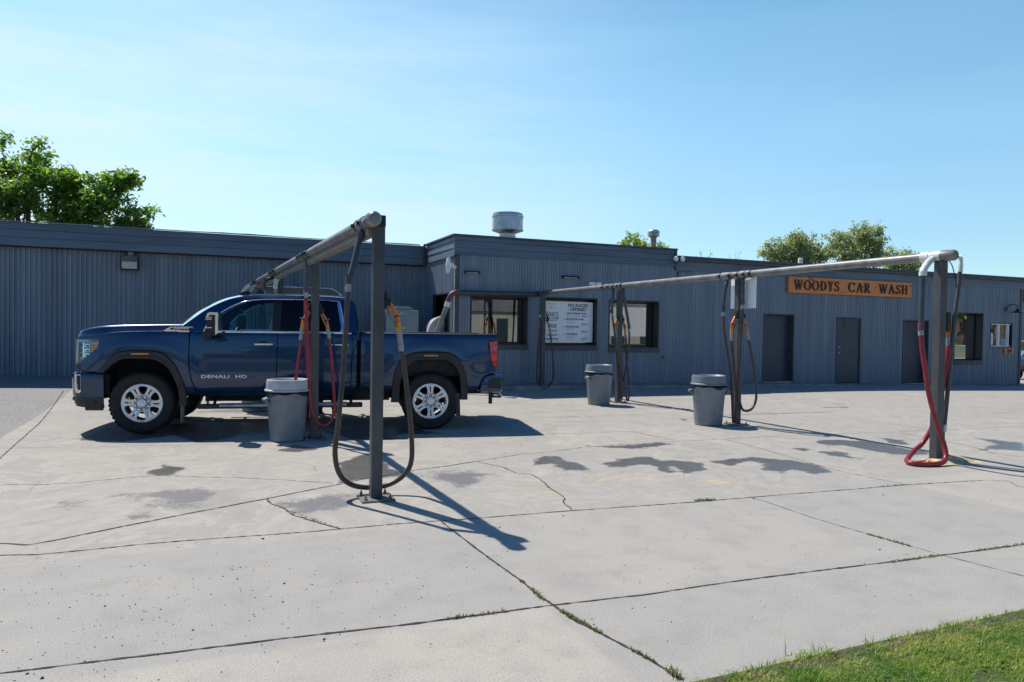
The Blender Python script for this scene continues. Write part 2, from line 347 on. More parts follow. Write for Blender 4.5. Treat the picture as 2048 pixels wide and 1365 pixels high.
def ground():
    def ax(a, b, step, lo, hi):
        fine = list(np.arange(a, b+1e-6, step)); L = []; x = a; s = step
        while x > lo: s *= 1.35; x -= s; L.append(x)
        R = []; x = b; s = step
        while x < hi: s *= 1.35; x += s; R.append(x)
        return np.array(L[::-1]+fine+R)
    X = ax(-5, 12.5, .055, -400, 400); Y = ax(2.4, 15, .055, -300, 600)
    XX, YY = np.meshgrid(X, Y); P = np.stack([XX.ravel(), YY.ravel()], 1)
    Z = np.array([gz(x, y) if y > 8.9 else 0. for x, y in P])
    w, h = len(X), len(Y)
    me = bpy.data.meshes.new('ground')
    idx = np.arange(w*h).reshape(h, w)
    F = np.stack([idx[:-1, :-1], idx[:-1, 1:], idx[1:, 1:], idx[1:, :-1]], -1).reshape(-1, 4)
    me.from_pydata(np.column_stack([P, Z]).tolist(), [], F.tolist())
    def attr(name, polys, k=.12):
        v = np.full(len(P), -1.)
        for p in polys.values():
            v = np.maximum(v, sdist(P, p)/k)
        a = me.attributes.new(name, 'FLOAT', 'POINT'); a.data.foreach_set('value', np.clip(v*.5+.5, 0, 1).astype(np.float32))
    attr('wet', GS); attr('damp', GD, .3); attr('yel', GY, .15)
    # slab tone
    cells = [(-99, -2.2), (-2.2, 1.75), (1.75, 4.7), (4.7, 6.7), (6.7, 9.8), (9.8, 99)]; rows = [(-99, 3.6), (3.6, 5.4), (5.4, 8.15), (8.15, 9.8), (9.8, 13.9), (13.9, 99)]
    tone = np.zeros(len(P)); rnd = random.Random(3)
    for a, b in cells:
        for c, d in rows:
            m = (P[:, 0] >= a) & (P[:, 0] < b) & (P[:, 1] >= c) & (P[:, 1] < d); tone[m] = rnd.random()
    a = me.attributes.new('slab', 'FLOAT', 'POINT'); a.data.foreach_set('value', tone.astype(np.float32))
    a = me.attributes.new('old', 'FLOAT', 'POINT'); a.data.foreach_set('value', np.clip((P[:, 1]-5.35)/.15, 0, 1).astype(np.float32))
    asph = sdist(P, [(-2.62, 30), (-2.62, 11.6), (-2.4, 9.7), (-60, 9.7), (-60, 30)])/.1
    a = me.attributes.new('asph', 'FLOAT', 'POINT'); a.data.foreach_set('value', np.clip(asph*.5+.5, 0, 1).astype(np.float32))
    m, nt, b = nodes('worn_concrete')
    A = lambda n: N(nt, 'ShaderNodeAttribute', attribute_name=n).outputs['Fac']
    n1 = noise(nt, .45, 5); n2 = noise(nt, 3.2, 6, .62); n3 = noise(nt, 105, 5, .82); n4 = noise(nt, 1.3, 6, .65, stretch=(1, 3.5, 1))
    c = mixc(nt, ramp(nt, n1, [(.32, 0.), (.68, 1.)]), (.435, .395, .33), (.40, .37, .32))
    c = mixc(nt, math_(nt, 'MULTIPLY', A('slab'), .75), c, (.315, .305, .285))
    c = mixc(nt, ramp(nt, n4, [(.45, 0.), (.78, .45)]), c, (.43, .395, .33))
    c = mixc(nt, ramp(nt, n2, [(.48, 0.), (.78, .6)]), c, (.26, .245, .22))
    sp = ramp(nt, n3, [(.32, .55), (.5, 1.), (.66, 1.25)]); c = mixc(nt, 1., c, sp, 'MULTIPLY')
    # pock marks and grime
    vo = N(nt, 'ShaderNodeTexVoronoi', Scale=26.); tc = nt.nodes.new('ShaderNodeTexCoord'); nt.links.new(tc.outputs['Object'], vo.inputs['Vector'])
    pk = ramp(nt, vo.outputs['Distance'], [(.06, 1.), (.12, 0.)]); pk = math_(nt, 'MULTIPLY', pk, ramp(nt, noise(nt, 1.1, 3), [(.5, 0.), (.62, .8)]))
    c = mixc(nt, pk, c, (.11, .105, .10))
    # the older slabs beyond the long joint are rougher, browner and water marked
    nm = N(nt, 'ShaderNodeTexNoise', Scale=.85, Detail=9., Roughness=.68, Distortion=1.6); tc2 = nt.nodes.new('ShaderNodeTexCoord'); nt.links.new(tc2.outputs['Object'], nm.inputs['Vector'])
    old = mixc(nt, ramp(nt, nm.outputs[0], [(.36, 0.), (.47, .7), (.52, .2), (.66, 1.)]), (.29, .27, .235), (.50, .455, .375))
    band = ramp(nt, nm.outputs[0], [(.40, 0.), (.425, 1.), (.45, 0.)])
    old = mixc(nt, math_(nt, 'MULTIPLY', band, .6), old, (.22, .205, .18))
    c = mixc(nt, math_(nt, 'MULTIPLY', A('old'), .55), c, mixc(nt, 1., old, sp, 'MULTIPLY'))
    # fine pits and hairlines everywhere
    v2 = N(nt, 'ShaderNodeTexVoronoi', Scale=1.1, feature='DISTANCE_TO_EDGE'); wp = mixc(nt, .12, tc2.outputs['Object'], noise(nt, 3., 6, .7)); nt.links.new(wp, v2.inputs['Vector'])
    hl = ramp(nt, v2.outputs['Distance'], [(.0, 1.), (.006, 0.)]); hl = math_(nt, 'MULTIPLY', hl, ramp(nt, noise(nt, .7, 3), [(.52, 0.), (.60, .55)]))
    c = mixc(nt, math_(nt, 'MULTIPLY', hl, A('old')), c, (.12, .11, .095))
    gr_ = ramp(nt, noise(nt, .35, 6, .7, stretch=(1.6, .5, 1)), [(.45, 0.), (.75, .45)]); c = mixc(nt, gr_, c, (.27, .26, .245))
    # asphalt part
    aspc = mixc(nt, ramp(nt, noise(nt, 28, 6, .85), [(.38, 0.), (.62, 1.)]), (.12, .115, .11), (.36, .345, .32)); aspc = mixc(nt, ramp(nt, noise(nt, 1.2, 6, .7), [(.45, 0.), (.6, .7)]), aspc, (.27, .26, .24))
    c = mixc(nt, ramp(nt, A('asph'), [(.45, 0.), (.55, 1.)]), c, aspc)
    # damp and wet
    wn = noise(nt, 4.5, 6, .6); wn2 = noise(nt, 30, 4, .7)
    d = math_(nt, 'ADD', A('damp'), math_(nt, 'MULTIPLY', math_(nt, 'SUBTRACT', wn, .5), 1.1))
    d = math_(nt, 'ADD', d, math_(nt, 'MULTIPLY', math_(nt, 'SUBTRACT', wn2, .5), .8))
    d = ramp(nt, d, [(.46, 0.), (.68, .95)])
    c = mixc(nt, d, c, (.13, .125, .127))
    wt = math_(nt, 'ADD', A('wet'), math_(nt, 'MULTIPLY', math_(nt, 'SUBTRACT', wn, .5), 1.5))
    wt = ramp(nt, wt, [(.38, 0.), (.47, .35), (.53, .85), (.66, 1.)])
    wc = mixc(nt, math_(nt, 'MULTIPLY', wt, ramp(nt, wn2, [(.3, .86), (.7, .66)])), c, (.06, .058, .058))
    ye = math_(nt, 'MULTIPLY', ramp(nt, A('yel'), [(.3, 0.), (.6, 1.)]), ramp(nt, noise(nt, 7, 5, .7, stretch=(.6, 3, 1)), [(.52, 0.), (.62, .75)]))
    wc = mixc(nt, ye, wc, (.62, .43, .18))
    nt.links.new(wc, b.inputs['Base Color'])
    r = mixc(nt, wt, (.9, .9, .9), (.27, .27, .27)); r = mixc(nt, math_(nt, 'MULTIPLY', d, .5), r, (.45, .45, .45)); nt.links.new(r, b.inputs['Roughness'])
    h = math_(nt, 'ADD', math_(nt, 'MULTIPLY', n3, .6), math_(nt, 'MULTIPLY', n2, 1.)); h = math_(nt, 'ADD', h, math_(nt, 'MULTIPLY', wn2, .6))
    bump(nt, b, h, .16, .003)
    me.materials.append(m); me.polygons.foreach_set('use_smooth', [True]*len(me.polygons)); me.update()
    o = bpy.data.objects.new('ground', me); COL.objects.link(o); tag(o, 'sunlit worn concrete lot with wet patches', None, None, 'structure')
ground()
# joints and cracks
jb = MB(); rj = random.Random(5)
for k, pl in GJ.items():
    w = GW.get(k, .010); crack = k in ('j4', 'j9', 'j1', 'j3d', 'j21', 'j22', 'j23', 'j19')
    pts = resample([(x, y, 0) for x, y in pl], .035)
    if len(pts) < 2: continue
    L = []; off = 0.
    for i, p in enumerate(pts):
        t = (pts[min(i+1, len(pts)-1)]-pts[max(i-1, 0)]).normalized(); n = Vector((-t.y, t.x, 0))
        off = off*.8 + rj.uniform(-1, 1)*(.008 if crack else .0016)
        ww = w*rj.uniform(.35, 1.3)*.5*(1.8 if rj.random() < .04 else 1)
        p = p+n*off; L.append([(q.x, q.y, gz(q.x, q.y)+.003) for q in (p-n*ww, p+n*ww)])
    jb.grid(L)
jb.build('joint', pmat('joint_filler', (.055, .048, .038), .95, var=.4, vs=12), None, fixn=False)['kind'] = 'structure'
# thin map cracks in the shade zone
# sidewalk with kerb
def swz(x): return gz(x, 16.5)+interp(x, [(5, .12), (8.1, .12), (12, .085), (15.2, .065), (18, .02), (30, .012)])
sb = MB(); xs = [4.2+.6*i for i in range(41)]; rows_ = []
for x in xs:
    z = swz(x); y0 = 16.08 if x < 14.4 else 16.08
    rows_.append([(x, y0, gz(x, 16)-.02), (x, y0+.005, z-.015), (x, y0+.02, z), (x, y0+.14, z+.001), (x, 16.63, z+.004)])
sb.grid(rows_); sb.build('sidewalk', pmat('kerb_concrete', (.27, .265, .25), .9, var=.18, vs=2.5, bumpk=.2, bs=60), None, fixn=False)['kind'] = 'structure'
# low apron edge right of the kerb
# lawn
lb = MB(); lb.box(-60, 80, -6, 2.56, -.05, .012)
lb.build('lawn', pmat('lawn_soil', (.075, .10, .03), .95, var=.3, vs=14, bumpk=.6, bs=50), None)['kind'] = 'structure'
lb = MB(); lb.box(-90, 120, -18, -6, -.05, .006)
lb.build('street', pmat('street_asphalt', (.07, .07, .072), .9, var=.15, vs=3), None)['kind'] = 'structure'
lb = MB(); lb.box(-90, 120, -30, -18, -.05, .012)
lb.build('verge', pmat('verge_grass', (.05, .10, .025), .95, var=.3, vs=3), None)['kind'] = 'structure'
# pebbles
pb = MB(); rp = random.Random(11)
for i in range(620):
    if i < 330: x, y = rp.gauss(-.1, .9), rp.gauss(4.3, .55)
    elif i < 420: x, y = rp.uniform(-2, 9), rp.uniform(3, 9)
    else: x, y = rp.uniform(-1, 6), rp.uniform(2.9, 5.3)
    if y < 2.7 or y > 9: continue
    r = rp.uniform(.002, .0045)*(1.0 if rp.random() < .95 else 2.2)
    n = 5; a0 = rp.random()*6; e = rp.uniform(.6, 1.5)
    vs = [(x+r*math.cos(a0+2*PI*k/n)*e, y+r*math.sin(a0+2*PI*k/n), .001) for k in range(n)]+[(x+r*.5*math.cos(a0+1+2*PI*k/n)*e, y+r*.5*math.sin(a0+1+2*PI*k/n), r*.9) for k in range(n)]
    pb.add(vs, [(k, (k+1) % n, n+(k+1) % n, n+k) for k in range(n)]+[tuple(range(n, 2*n))])
tag(pb.build('gravel', M['stone'], None), 'loose dark grit scattered on the concrete', 'gravel', None, 'stuff')
# bare soil strip along the turf edge
rows = []
for i in range(120):
    x = .8+i*.045; w = .022+.035*abs(mn.noise((x*2.5, 7, 0)))+.012*mn.noise((x*12, 3, 0)); rows.append([(x, 2.48, .013), (x, 2.53, .014), (x, 2.53+w*.6, .008), (x, 2.53+w, .0025)])
sb_ = MB(); sb_.grid(rows); sb_.build('soil_edge', M['soil'], None, smooth=True, fixn=False)['kind'] = 'structure'
# grass blades
def blades(name, spots, mat, label, cat):
    """spots: (x, y, height, width, lean, tone)"""
    n = len(spots); V = np.zeros((n*5, 3)); T = np.zeros(n*5)
    for i, (x, y, h, w, ln, tn) in enumerate(spots):
        a = random.random()*2*PI; b = a+random.uniform(-.6, .6); dx, dy = math.cos(a)*w/2, math.sin(a)*w/2
        lx, ly = -math.sin(b)*ln*h, math.cos(b)*ln*h; z0 = gz(x, y)+.002
        V[i*5:(i+1)*5] = [(x-dx, y-dy, z0), (x+dx, y+dy, z0), (x-dx*.8+lx*.35, y-dy*.8+ly*.35, z0+h*.55), (x+dx*.8+lx*.35, y+dy*.8+ly*.35, z0+h*.55), (x+lx, y+ly, z0+h*(1-.25*ln))]
        T[i*5:(i+1)*5] = tn
    F = []
    for i in range(n): F += [(i*5, i*5+1, i*5+3, i*5+2), (i*5+2, i*5+3, i*5+4)]
    me = bpy.data.meshes.new(name); me.from_pydata(V.tolist(), [], F); me.materials.append(mat)
    a = me.attributes.new('tone', 'FLOAT', 'POINT'); a.data.foreach_set('value', T.astype(np.float32)); me.update()
    o = bpy.data.objects.new(name, me); COL.objects.link(o); tag(o, label, cat, None, 'stuff')
sp = []
while len(sp) < 80000:
    x, y = random.uniform(1.5, 5.4), random.uniform(1.2, 2.60)
    e = 2.565+.055*mn.noise((x*2.2, 0, 0))+.03*mn.noise((x*11, 1, 0)) - y
    if e < -.0: continue
    k = mn.noise((x*1.6, y*1.6, 3)); k2 = mn.noise((x*6, y*6, 9))
    if e < .10 and random.random() < .45: continue
    if mn.noise((x*2.7, y*4.5, 21)) > .42 and random.random() < .8: continue
    h = random.uniform(.015, .045)*(1+.5*k); tn = min(1, max(0, .3+.6*k2+.5*k+random.uniform(-.3, .3)+(.45 if e < .16 and k2 > -.1 else 0)))
    sp.append((x, y, h, random.uniform(.003, .006), random.uniform(.2, 1.3), tn))
for cx, cy in ((2.62, 2.57), (2.75, 2.55), (3.02, 2.50), (2.5, 2.38), (3.6, 2.52), (2.15, 2.5)):
    for i in range(38): sp.append((cx+random.gauss(0, .035), cy+random.gauss(0, .02), random.uniform(.03, .075), random.uniform(.004, .007), random.uniform(.6, 1.5), random.uniform(.1, .7)))
# clover-like broad leaves
for i in range(9000):
    x, y = random.gauss(4.2, .8), random.uniform(1.0, 2.3)
    if mn.noise((x*1.8, y*1.8, 5)) > -.05: sp.append((x, y, random.uniform(.02, .04), random.uniform(.012, .02), random.uniform(.8, 1.6), random.uniform(0, .35)))
blades('grass', sp, M['grass'], 'green mown lawn grass at the edge of the concrete', 'grass')
sp = []
def weeds(p0, p1, n, s=.02, h=.02):
    s *= .6
    for i in range(int(n*.55)):
        t = random.random()**1.0; sp.append((p0[0]+(p1[0]-p0[0])*t+random.gauss(0, s*.5), p0[1]+(p1[1]-p0[1])*t+random.gauss(0, s*.5), random.uniform(.006, h), random.uniform(.004, .009), random.uniform(.5, 1.8), random.random()))
weeds((1.77, 3.85), (1.765, 3.68), 260); weeds((1.79, 3.5), (1.85, 3.17), 500); weeds((1.90, 2.95), (1.93, 2.8), 130); weeds((1.95, 2.62), (1.94, 2.7), 120, .03, .04)
weeds((4.71, 4.0), (4.75, 3.66), 260, .02); weeds((4.3, 3.45), (4.75, 3.43), 220, .018); weeds((5.1, 3.41), (5.9, 3.38), 300, .02); weeds((1.15, 3.62), (1.5, 3.6), 160, .016)
weeds((4.08, 5.33), (4.3, 5.31), 200, .03, .03); weeds((2.0, 9.78), (3.0, 9.6), 300, .03, .025); weeds((6.3, 5.19), (6.6, 5.17), 90, .02)
weeds((.55, 6.3), (.9, 5.53), 200, .015, .012); weeds((7.98, 6.0), (8.5, 5.9), 260, .09, .05); weeds((7.5, 10.2), (7.6, 10.15), 60, .05, .05)
blades('weed', sp, M['weed'], 'small dry weeds growing in the joints between the slabs', 'weeds')

# ------------------------------------------------------------------ text helpers
def text_mb(txt, size, x, z, yf, align='LEFT', bold=0., depth=.002, sx=1.0, sp=1.0):
    cu = bpy.data.curves.new('t', 'FONT'); cu.body = txt; cu.size = size; cu.align_x = align; cu.offset = bold; cu.extrude = depth/2; cu.space_character = sp
    o = bpy.data.objects.new('t', cu); COL.objects.link(o)
    dg = bpy.context.evaluated_depsgraph_get(); me = bpy.data.meshes.new_from_object(o.evaluated_get(dg))
    b = MB(); b.add([(x+v.co.x*sx, yf-v.co.z-depth/2, z+v.co.y) for v in me.vertices], [tuple(p.vertices) for p in me.polygons])
    bpy.data.objects.remove(o); bpy.data.curves.remove(cu); bpy.data.meshes.remove(me); return b
def serif_mb(txt, cap, x, z, yf, depth=.02, track=.10, sx=1.):
    """roman capitals built from strokes; yf is the front plane, strokes go back to yf+depth"""
    out = MB(); cnt = [0]; cx = x
    def poly(ps, ox):
        cnt[0] += 1; d = cnt[0]*.00035
        out.prism([(ox+px*cap*sx, z+pz*cap) for px, pz in ps], 'y', yf-d % .006, yf+depth)
    def bar(x0, z0, x1, z1, w, ox): poly([(x0-w/2, z0), (x0+w/2, z0), (x1+w/2, z1), (x1-w/2, z1)], ox)
    def ser(xc, zz, w, ox): poly([(xc-w/2, zz-.022), (xc+w/2, zz-.022), (xc+w/2, zz+.022), (xc-w/2, zz+.022)], ox)
    def strip(cs, ox):
        for (ax, az, aw, an), (bx, bz, bw, bn) in zip(cs, cs[1:]):
            poly([(ax-math.cos(an)*aw/2, az-math.sin(an)*aw/2), (ax+math.cos(an)*aw/2, az+math.sin(an)*aw/2), (bx+math.cos(bn)*bw/2, bz+math.sin(bn)*bw/2), (bx-math.cos(bn)*bw/2, bz-math.sin(bn)*bw/2)], ox)
    def arc(c, rx, rz, a0, a1, wmin, wmax, ox, n=14):
        cs = []
        for i in range(n+1):
            a = a0+(a1-a0)*i/n; w = wmin+(wmax-wmin)*abs(math.cos(a)); cs.append((c[0]+rx*math.cos(a), c[1]+rz*math.sin(a), w, a))
        strip(cs, ox)
    T, t = .17, .085
    for ch in txt:
        o = cx
        if ch == ' ': cx += .42*cap*sx; continue
        if ch == 'W':
            bar(.12, 1, .36, 0, T, o); bar(.36, 0, .54, 1, t, o); bar(.50, 1, .72, 0, T, o); bar(.72, 0, .95, 1, t, o)
            ser(.12, .978, .28, o); ser(.52, .978, .26, o); ser(.95, .978, .22, o); wd = 1.05
        elif ch == 'O': arc((.42, .5), .33, .46, 0, 2*PI, .07, .17, o, 26); wd = .84
        elif ch == 'D':
            bar(.17, 0, .17, 1, T, o); arc((.30, .5), .36, .455, -PI/2, PI/2, .075, .17, o, 14); ser(.17, .022, .26, o); ser(.17, .978, .26, o)
            poly([(.17, .0), (.31, .0), (.31, .075), (.17, .075)], o); poly([(.17, .925), (.31, .925), (.31, 1.), (.17, 1.)], o); wd = .78
        elif ch == 'Y':
            bar(.12, 1, .36, .45, T, o); bar(.58, 1, .38, .48, t, o); bar(.36, 0, .36, .5, T, o); ser(.12, .978, .26, o); ser(.59, .978, .22, o); ser(.36, .022, .3, o); wd = .70
        elif ch == 'S':
            c = [(.50, .80), (.46, .92), (.32, .965), (.17, .90), (.13, .76), (.20, .63), (.33, .53), (.47, .41), (.51, .25), (.44, .10), (.29, .035), (.14, .08), (.09, .22)]
            P = catmull([(a, 0, b) for a, b in c], 3); cs = []
            for i, p in enumerate(P):
                q = P[min(i+1, len(P)-1)]-P[max(i-1, 0)]; an = math.atan2(q.z, q.x)+PI/2
                u = i/(len(P)-1); w = .075+.10*math.exp(-((u-.5)/.2)**2); cs.append((p.x, p.z, w, an))
            strip(cs, o); bar(.52, .74, .52, .97, .05, o); bar(.08, .03, .08, .28, .05, o); wd = .60
        elif ch == 'C':
            arc((.42, .5), .33, .46, PI*.22, PI*1.80, .07, .17, o, 22); bar(.70, .72, .70, .97, .06, o); wd = .80
        elif ch == 'A':
            bar(.10, 0, .36, 1, t, o); bar(.62, 0, .36, 1, T, o); poly([(.2, .32), (.55, .32), (.53, .39), (.22, .39)], o); ser(.10, .022, .24, o); ser(.63, .022, .30, o); wd = .76
        elif ch == 'R':
            bar(.17, 0, .17, 1, T, o); arc((.30, .74), .22, .225, -PI/2, PI/2, .07, .155, o, 12); poly([(.17, .93), (.31, .93), (.31, 1.), (.17, 1.)], o)
            poly([(.17, .48), (.31, .48), (.31, .55), (.17, .55)], o); bar(.60, 0, .33, .5, T*.95, o); ser(.17, .022, .28, o); ser(.64, .022, .22, o); ser(.16, .978, .24, o); wd = .74
        elif ch == 'H':
            bar(.17, 0, .17, 1, T, o); bar(.62, 0, .62, 1, T, o); poly([(.2, .47), (.6, .47), (.6, .55), (.2, .55)], o)
            for q in (.17, .62): ser(q, .022, .28, o); ser(q, .978, .28, o)
            wd = .79
        elif ch == "'": poly([(.05, .7), (.12, .7), (.16, 1), (.03, 1)], o); wd = .2
        else: wd = .3
        cx += (wd+track)*cap*sx
    return out, cx
# ------------------------------------------------------------------ building
YF, YL = 16.66, 19.14
def rib(x, pitch, depth, box=False):
    t = (x/pitch) % 1.0
    if box: return depth*(1 if .30 < t < .62 else 0)
    return depth*(1 if .14 < t < .72 else .05)*(.45 if int(math.floor(x/pitch+1e-6)) % 11 == 0 else 1)
def ribxs(x0, x1, pitch, box):
    st = [0, .28, .31, .61, .64] if box else [0, .12, .16, .70, .74]
    k = math.floor(x0/pitch); L = [x0]
    while k*pitch <= x1:
        for s in st:
            x = (k+s)*pitch
            if x0 < x < x1: L.append(x)
        k += 1
    return L+[x1]
def ribwall(mb, a0, a1, z0, z1, axis, c, pitch=.0762, depth=.014, box=False, sgn=-1):
    rows = []
    for x in ribxs(a0, a1, pitch, box):
        y = c+sgn*rib(x, pitch, depth, box)
        rows.append([(x, y, z0), (x, y, z1)] if axis == 'x' else [(y, x, z0), (y, x, z1)])
    mb.grid(rows)
def ribwall_open(mb, a0, a1, z0, z1, openings, **k):
    x = a0
    for (o0, o1, p0, p1) in sorted(openings):
        ribwall(mb, x, o0, z0, z1, **k)
        if p0 > z0: ribwall(mb, o0, o1, z0, p0, **k)
        ribwall(mb, o0, o1, p1, z1, **k); x = o1
    ribwall(mb, x, a1, z0, z1, **k)
WIN = [(5.90, 7.39, 1.15, 2.32), (7.90, 9.43, 1.13, 2.34), (9.85, 11.39, 1.08, 2.32), (23.55, 24.97, .66, 2.28)]
SL = (25.42, 26.57, 1.13, 1.96)
DOORS = [(15.17, 16.30, -.2, 2.06), (18.10, 19.08, -.3, 2.01), (21.07, 22.22, -.3, 1.98)]
B = thing('building', 'long low charcoal blue corrugated metal building with flat roofs', 'building', (10, 18, 0))
b = MB(); ribwall_open(b, 5.47, 27.05, -.4, 3.5, WIN+[SL]+DOORS, axis='x', c=YF); b.build('front_wall', M['wall'], B, world=True, fixn=False)
b = MB(); ribwall_open(b, YF, 19.42, -.2, 3.5, [(17.1, 18.47, 1.45, 2.38)], axis='y', c=5.47); b.build('side_wall', M['wall'], B, world=True, fixn=False)
b = MB(); ribwall(b, -34, 5.46, -.1, 3.4, 'x', 19.42, pitch=.1016, depth=.040, box=True); b.build('rear_wing_wall', M['wall2'], B, world=True, fixn=False)
b = MB(); b.box(-34, 27.05, 33.8, 34, -.6, 3.6); b.box(27.0, 27.05, YF+.02, 33.8, -.6, 3.5); b.box(-34, -33.95, 19.45, 33.8, -.3, 3.4); b.build('back_wall', M['wall2'], B, world=True)
# interior partition so that the rooms read dark
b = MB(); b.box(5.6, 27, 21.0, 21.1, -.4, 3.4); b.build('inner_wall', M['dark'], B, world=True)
b = MB(); b.box(5.46, 11.95, YF-.02, 33.8, 3.74, 3.78); b.box(11.95, 27.2, YF-.02, 33.8, 3.54, 3.58); b.box(-34, 5.46, YL+.04, 33.8, 3.70, 3.74); b.build('roof', M['roof'], B, world=True)
def boards(b, x0, x1, y, zs, axis='x', proud=.05, sgn=-1):
    for i, (za, zb) in enumerate(zip(zs, zs[1:])):
        t = (y+sgn*proud, y+sgn*(proud-.012)) ; 
        lo, hi = za+.004, zb-.004
        if axis == 'x': b.hexa([(x0, y+sgn*proud*1.0, lo), (x1, y+sgn*proud, lo), (x1, y+.02, lo), (x0, y+.02, lo), (x0, y+sgn*(proud-.018), hi), (x1, y+sgn*(proud-.018), hi), (x1, y+.02, hi), (x0, y+.02, hi)])
        else: b.hexa([(y+sgn*proud, x0, lo), (y+.02, x0, lo), (y+.02, x1, lo), (y+sgn*proud, x1, lo), (y+sgn*(proud-.018), x0, hi), (y+.02, x0, hi), (y+.02, x1, hi), (y+sgn*(proud-.018), x1, hi)])
b = MB(); boards(b, 5.42, 11.93, YF, (3.335, 3.515, 3.68, 3.80)); boards(b, 5.44, 11.9, YF+.012, (3.34, 3.79), proud=.04); b.build('block_fascia', M['fascia'], B, world=True)
b = MB(); boards(b, YF-.03, YL+.06, 5.47, (3.30, 3.50, 3.67, 3.80), axis='y'); b.build('side_fascia', M['fascia'], B, world=True)
b = MB(); boards(b, -34, 5.36, YL+.05, (3.25, 3.44, 3.62, 3.79), proud=.05); boards(b, -34, 5.3, YL+.062, (3.26, 3.78), proud=.04); b.build('rear_wing_fascia', M['fascia'], B, world=True)
b = MB(); b.box(-34, 5.4, YL+.08, 19.41, 3.235, 3.262); b.build('soffit', M['rust'], B, world=True)
b = MB(); b.box(11.955, 27.15, YF-.045, YF+.02, 3.245, 3.50); b.build('right_fascia', M['fascia'], B, world=True)
b = MB(); b.box(11.955, 27.25, YF-.16, YF+.02, 3.505, 3.57); b.box(11.955, 27.25, YF-.14, YF+.02, 3.582, 3.645); b.build('gutter', M['trim'], B, world=True)
b = MB(); b.box(5.38, 11.97, YF-.085, YF+.06, 3.80, 3.84); b.box(5.375, 5.50, YF+.06, YL+.1, 3.80, 3.84); b.build('roof_edge', M['trim'], B, world=True)
# lumpy membrane edge on the rear wing
L = []; x = -34.
while x < 5.3:
    w = .012*mn.noise((x*.7, 0, 0))+.008*mn.noise((x*3, 1, 0)); L.append([(x, YL-.03+w, 3.79), (x, YL-.035+w, 3.815+w*1.3), (x, YL+.3, 3.83+w)]); x += .12
b = MB(); b.grid(L); b.build('membrane_edge', M['edge'], B, smooth=True, world=True)
b = MB(); b.box(5.34, 5.40, YL-.02, YL+.0, 3.22, 3.84); b.box(11.90, 11.955, YF-.07, YF+.02, 3.25, 3.84); b.box(26.98, 27.08, YF-.035, YF+.06, -.45, 3.245); b.box(5.44, 5.56, YF-.03, YF-.018, 0, 3.33); b.box(5.442, 5.456, YF-.018, YF+.1, 0, 3.33); b.build('corner_trim', M['trim'], B, world=True)
b = MB(); b.prism([(27.09, 3.5), (27.22, 3.5), (27.09, 2.9)], 'y', YF-.02, YF+.05); b.build('eave_bracket', M['trim'], B, world=True)
# windows
def window(x0, x1, z0, z1, rec=.28, sill=True, glassm='glass_wall', label=None):
    b = MB(); y1 = YF+rec
    b.box(x0-.035, x0, YF-.02, y1+.05, z0-.03, z1+.035); b.box(x1, x1+.035, YF-.02, y1+.05, z0-.03, z1+.035)
    b.box(x0, x1, YF-.02, y1+.05, z1, z1+.035); b.box(x0, x1, YF-.02, y1+.05, z0-.03, z0)
    w = b.build('window', M['frame'], B, world=True)
    f = MB(); t = .045
    f.box(x0, x0+t, y1-.03, y1+.02, z0, z1); f.box(x1-t, x1, y1-.03, y1+.02, z0, z1); f.box(x0+t, x1-t, y1-.03, y1+.02, z1-t, z1); f.box(x0+t, x1-t, y1-.03, y1+.02, z0, z0+t)
    f.build('frame', M['black'], w, world=True)
    g = MB(); g.grid([[(x0+t, y1, z0+t), (x0+t, y1, z1-t)], [(x1-t, y1, z0+t), (x1-t, y1, z1-t)]]); g.build('pane', M[glassm], w, world=True, fixn=False)
    if sill:
        s = MB(); s.box(x0-.04, x1+.04, YF-.042, YF-.02, z0-.15, z0-.032); s.build('sill', M['trim'], w, world=True)
        k = MB()
        for q in (.33, .68): k.lathe([(0, -.003), (.008, 0), (.01, .004)], 8, (x0+(x1-x0)*q, YF-.046, z0-.09), 'y')
        k.build('screw', M['galv'], w, world=True)
    return w
for w in WIN: window(*w)
b = MB(); b.box(5.44, 5.52, 17.06, 17.10, 1.41, 2.42); b.box(5.44, 5.52, 18.47, 18.51, 1.41, 2.42); b.box(5.44, 5.52, 17.1, 18.47, 2.38, 2.42); b.box(5.44, 5.52, 17.1, 18.47, 1.41, 1.45)
w = b.build('window', M['frame'], B, world=True); g = MB(); g.grid([[(5.62, 17.1, 1.45), (5.62, 17.1, 2.38)], [(5.62, 18.47, 1.45), (5.62, 18.47, 2.38)]]); g.build('pane', M['glass_wall'], w, world=True, fixn=False)
# sliding service window
x0, x1, z0, z1 = SL; xr = 26.46
b = MB(); b.box(x0-.03, x0, YF-.02, YF+.1, z0-.03, z1+.03); b.box(x1, x1+.03, YF-.02, YF+.1, z0-.03, z1+.03); b.box(x0, x1, YF-.02, YF+.1, z1, z1+.03); b.box(x0, x1, YF-.02, YF+.1, z0-.03, z0)
w = b.build('service_window', M['frame'], B, world=True); f = MB(); y1 = YF+.075
for (a, c) in ((x0, x0+.055), (25.90, 25.99), (xr-.02, xr+.045)): f.box(a, c, y1-.03, y1+.02, z0+.04, z1-.04)
f.box(x0, x1-.0, y1-.035, y1+.02, z0, z0+.04); f.box(x0, x1, y1-.035, y1+.02, z1-.04, z1); f.build('frame', M['white'], w, world=True)
g = MB(); g.grid([[(x0+.055, y1, z0+.04), (x0+.055, y1, z1-.04)], [(25.90, y1, z0+.04), (25.90, y1, z1-.04)]]); g.grid([[(25.99, y1+.01, z0+.04), (25.99, y1+.01, z1-.04)], [(xr-.02, y1+.01, z0+.04), (xr-.02, y1+.01, z1-.04)]]); g.build('pane', M['glass_wall'], w, world=True, fixn=False)
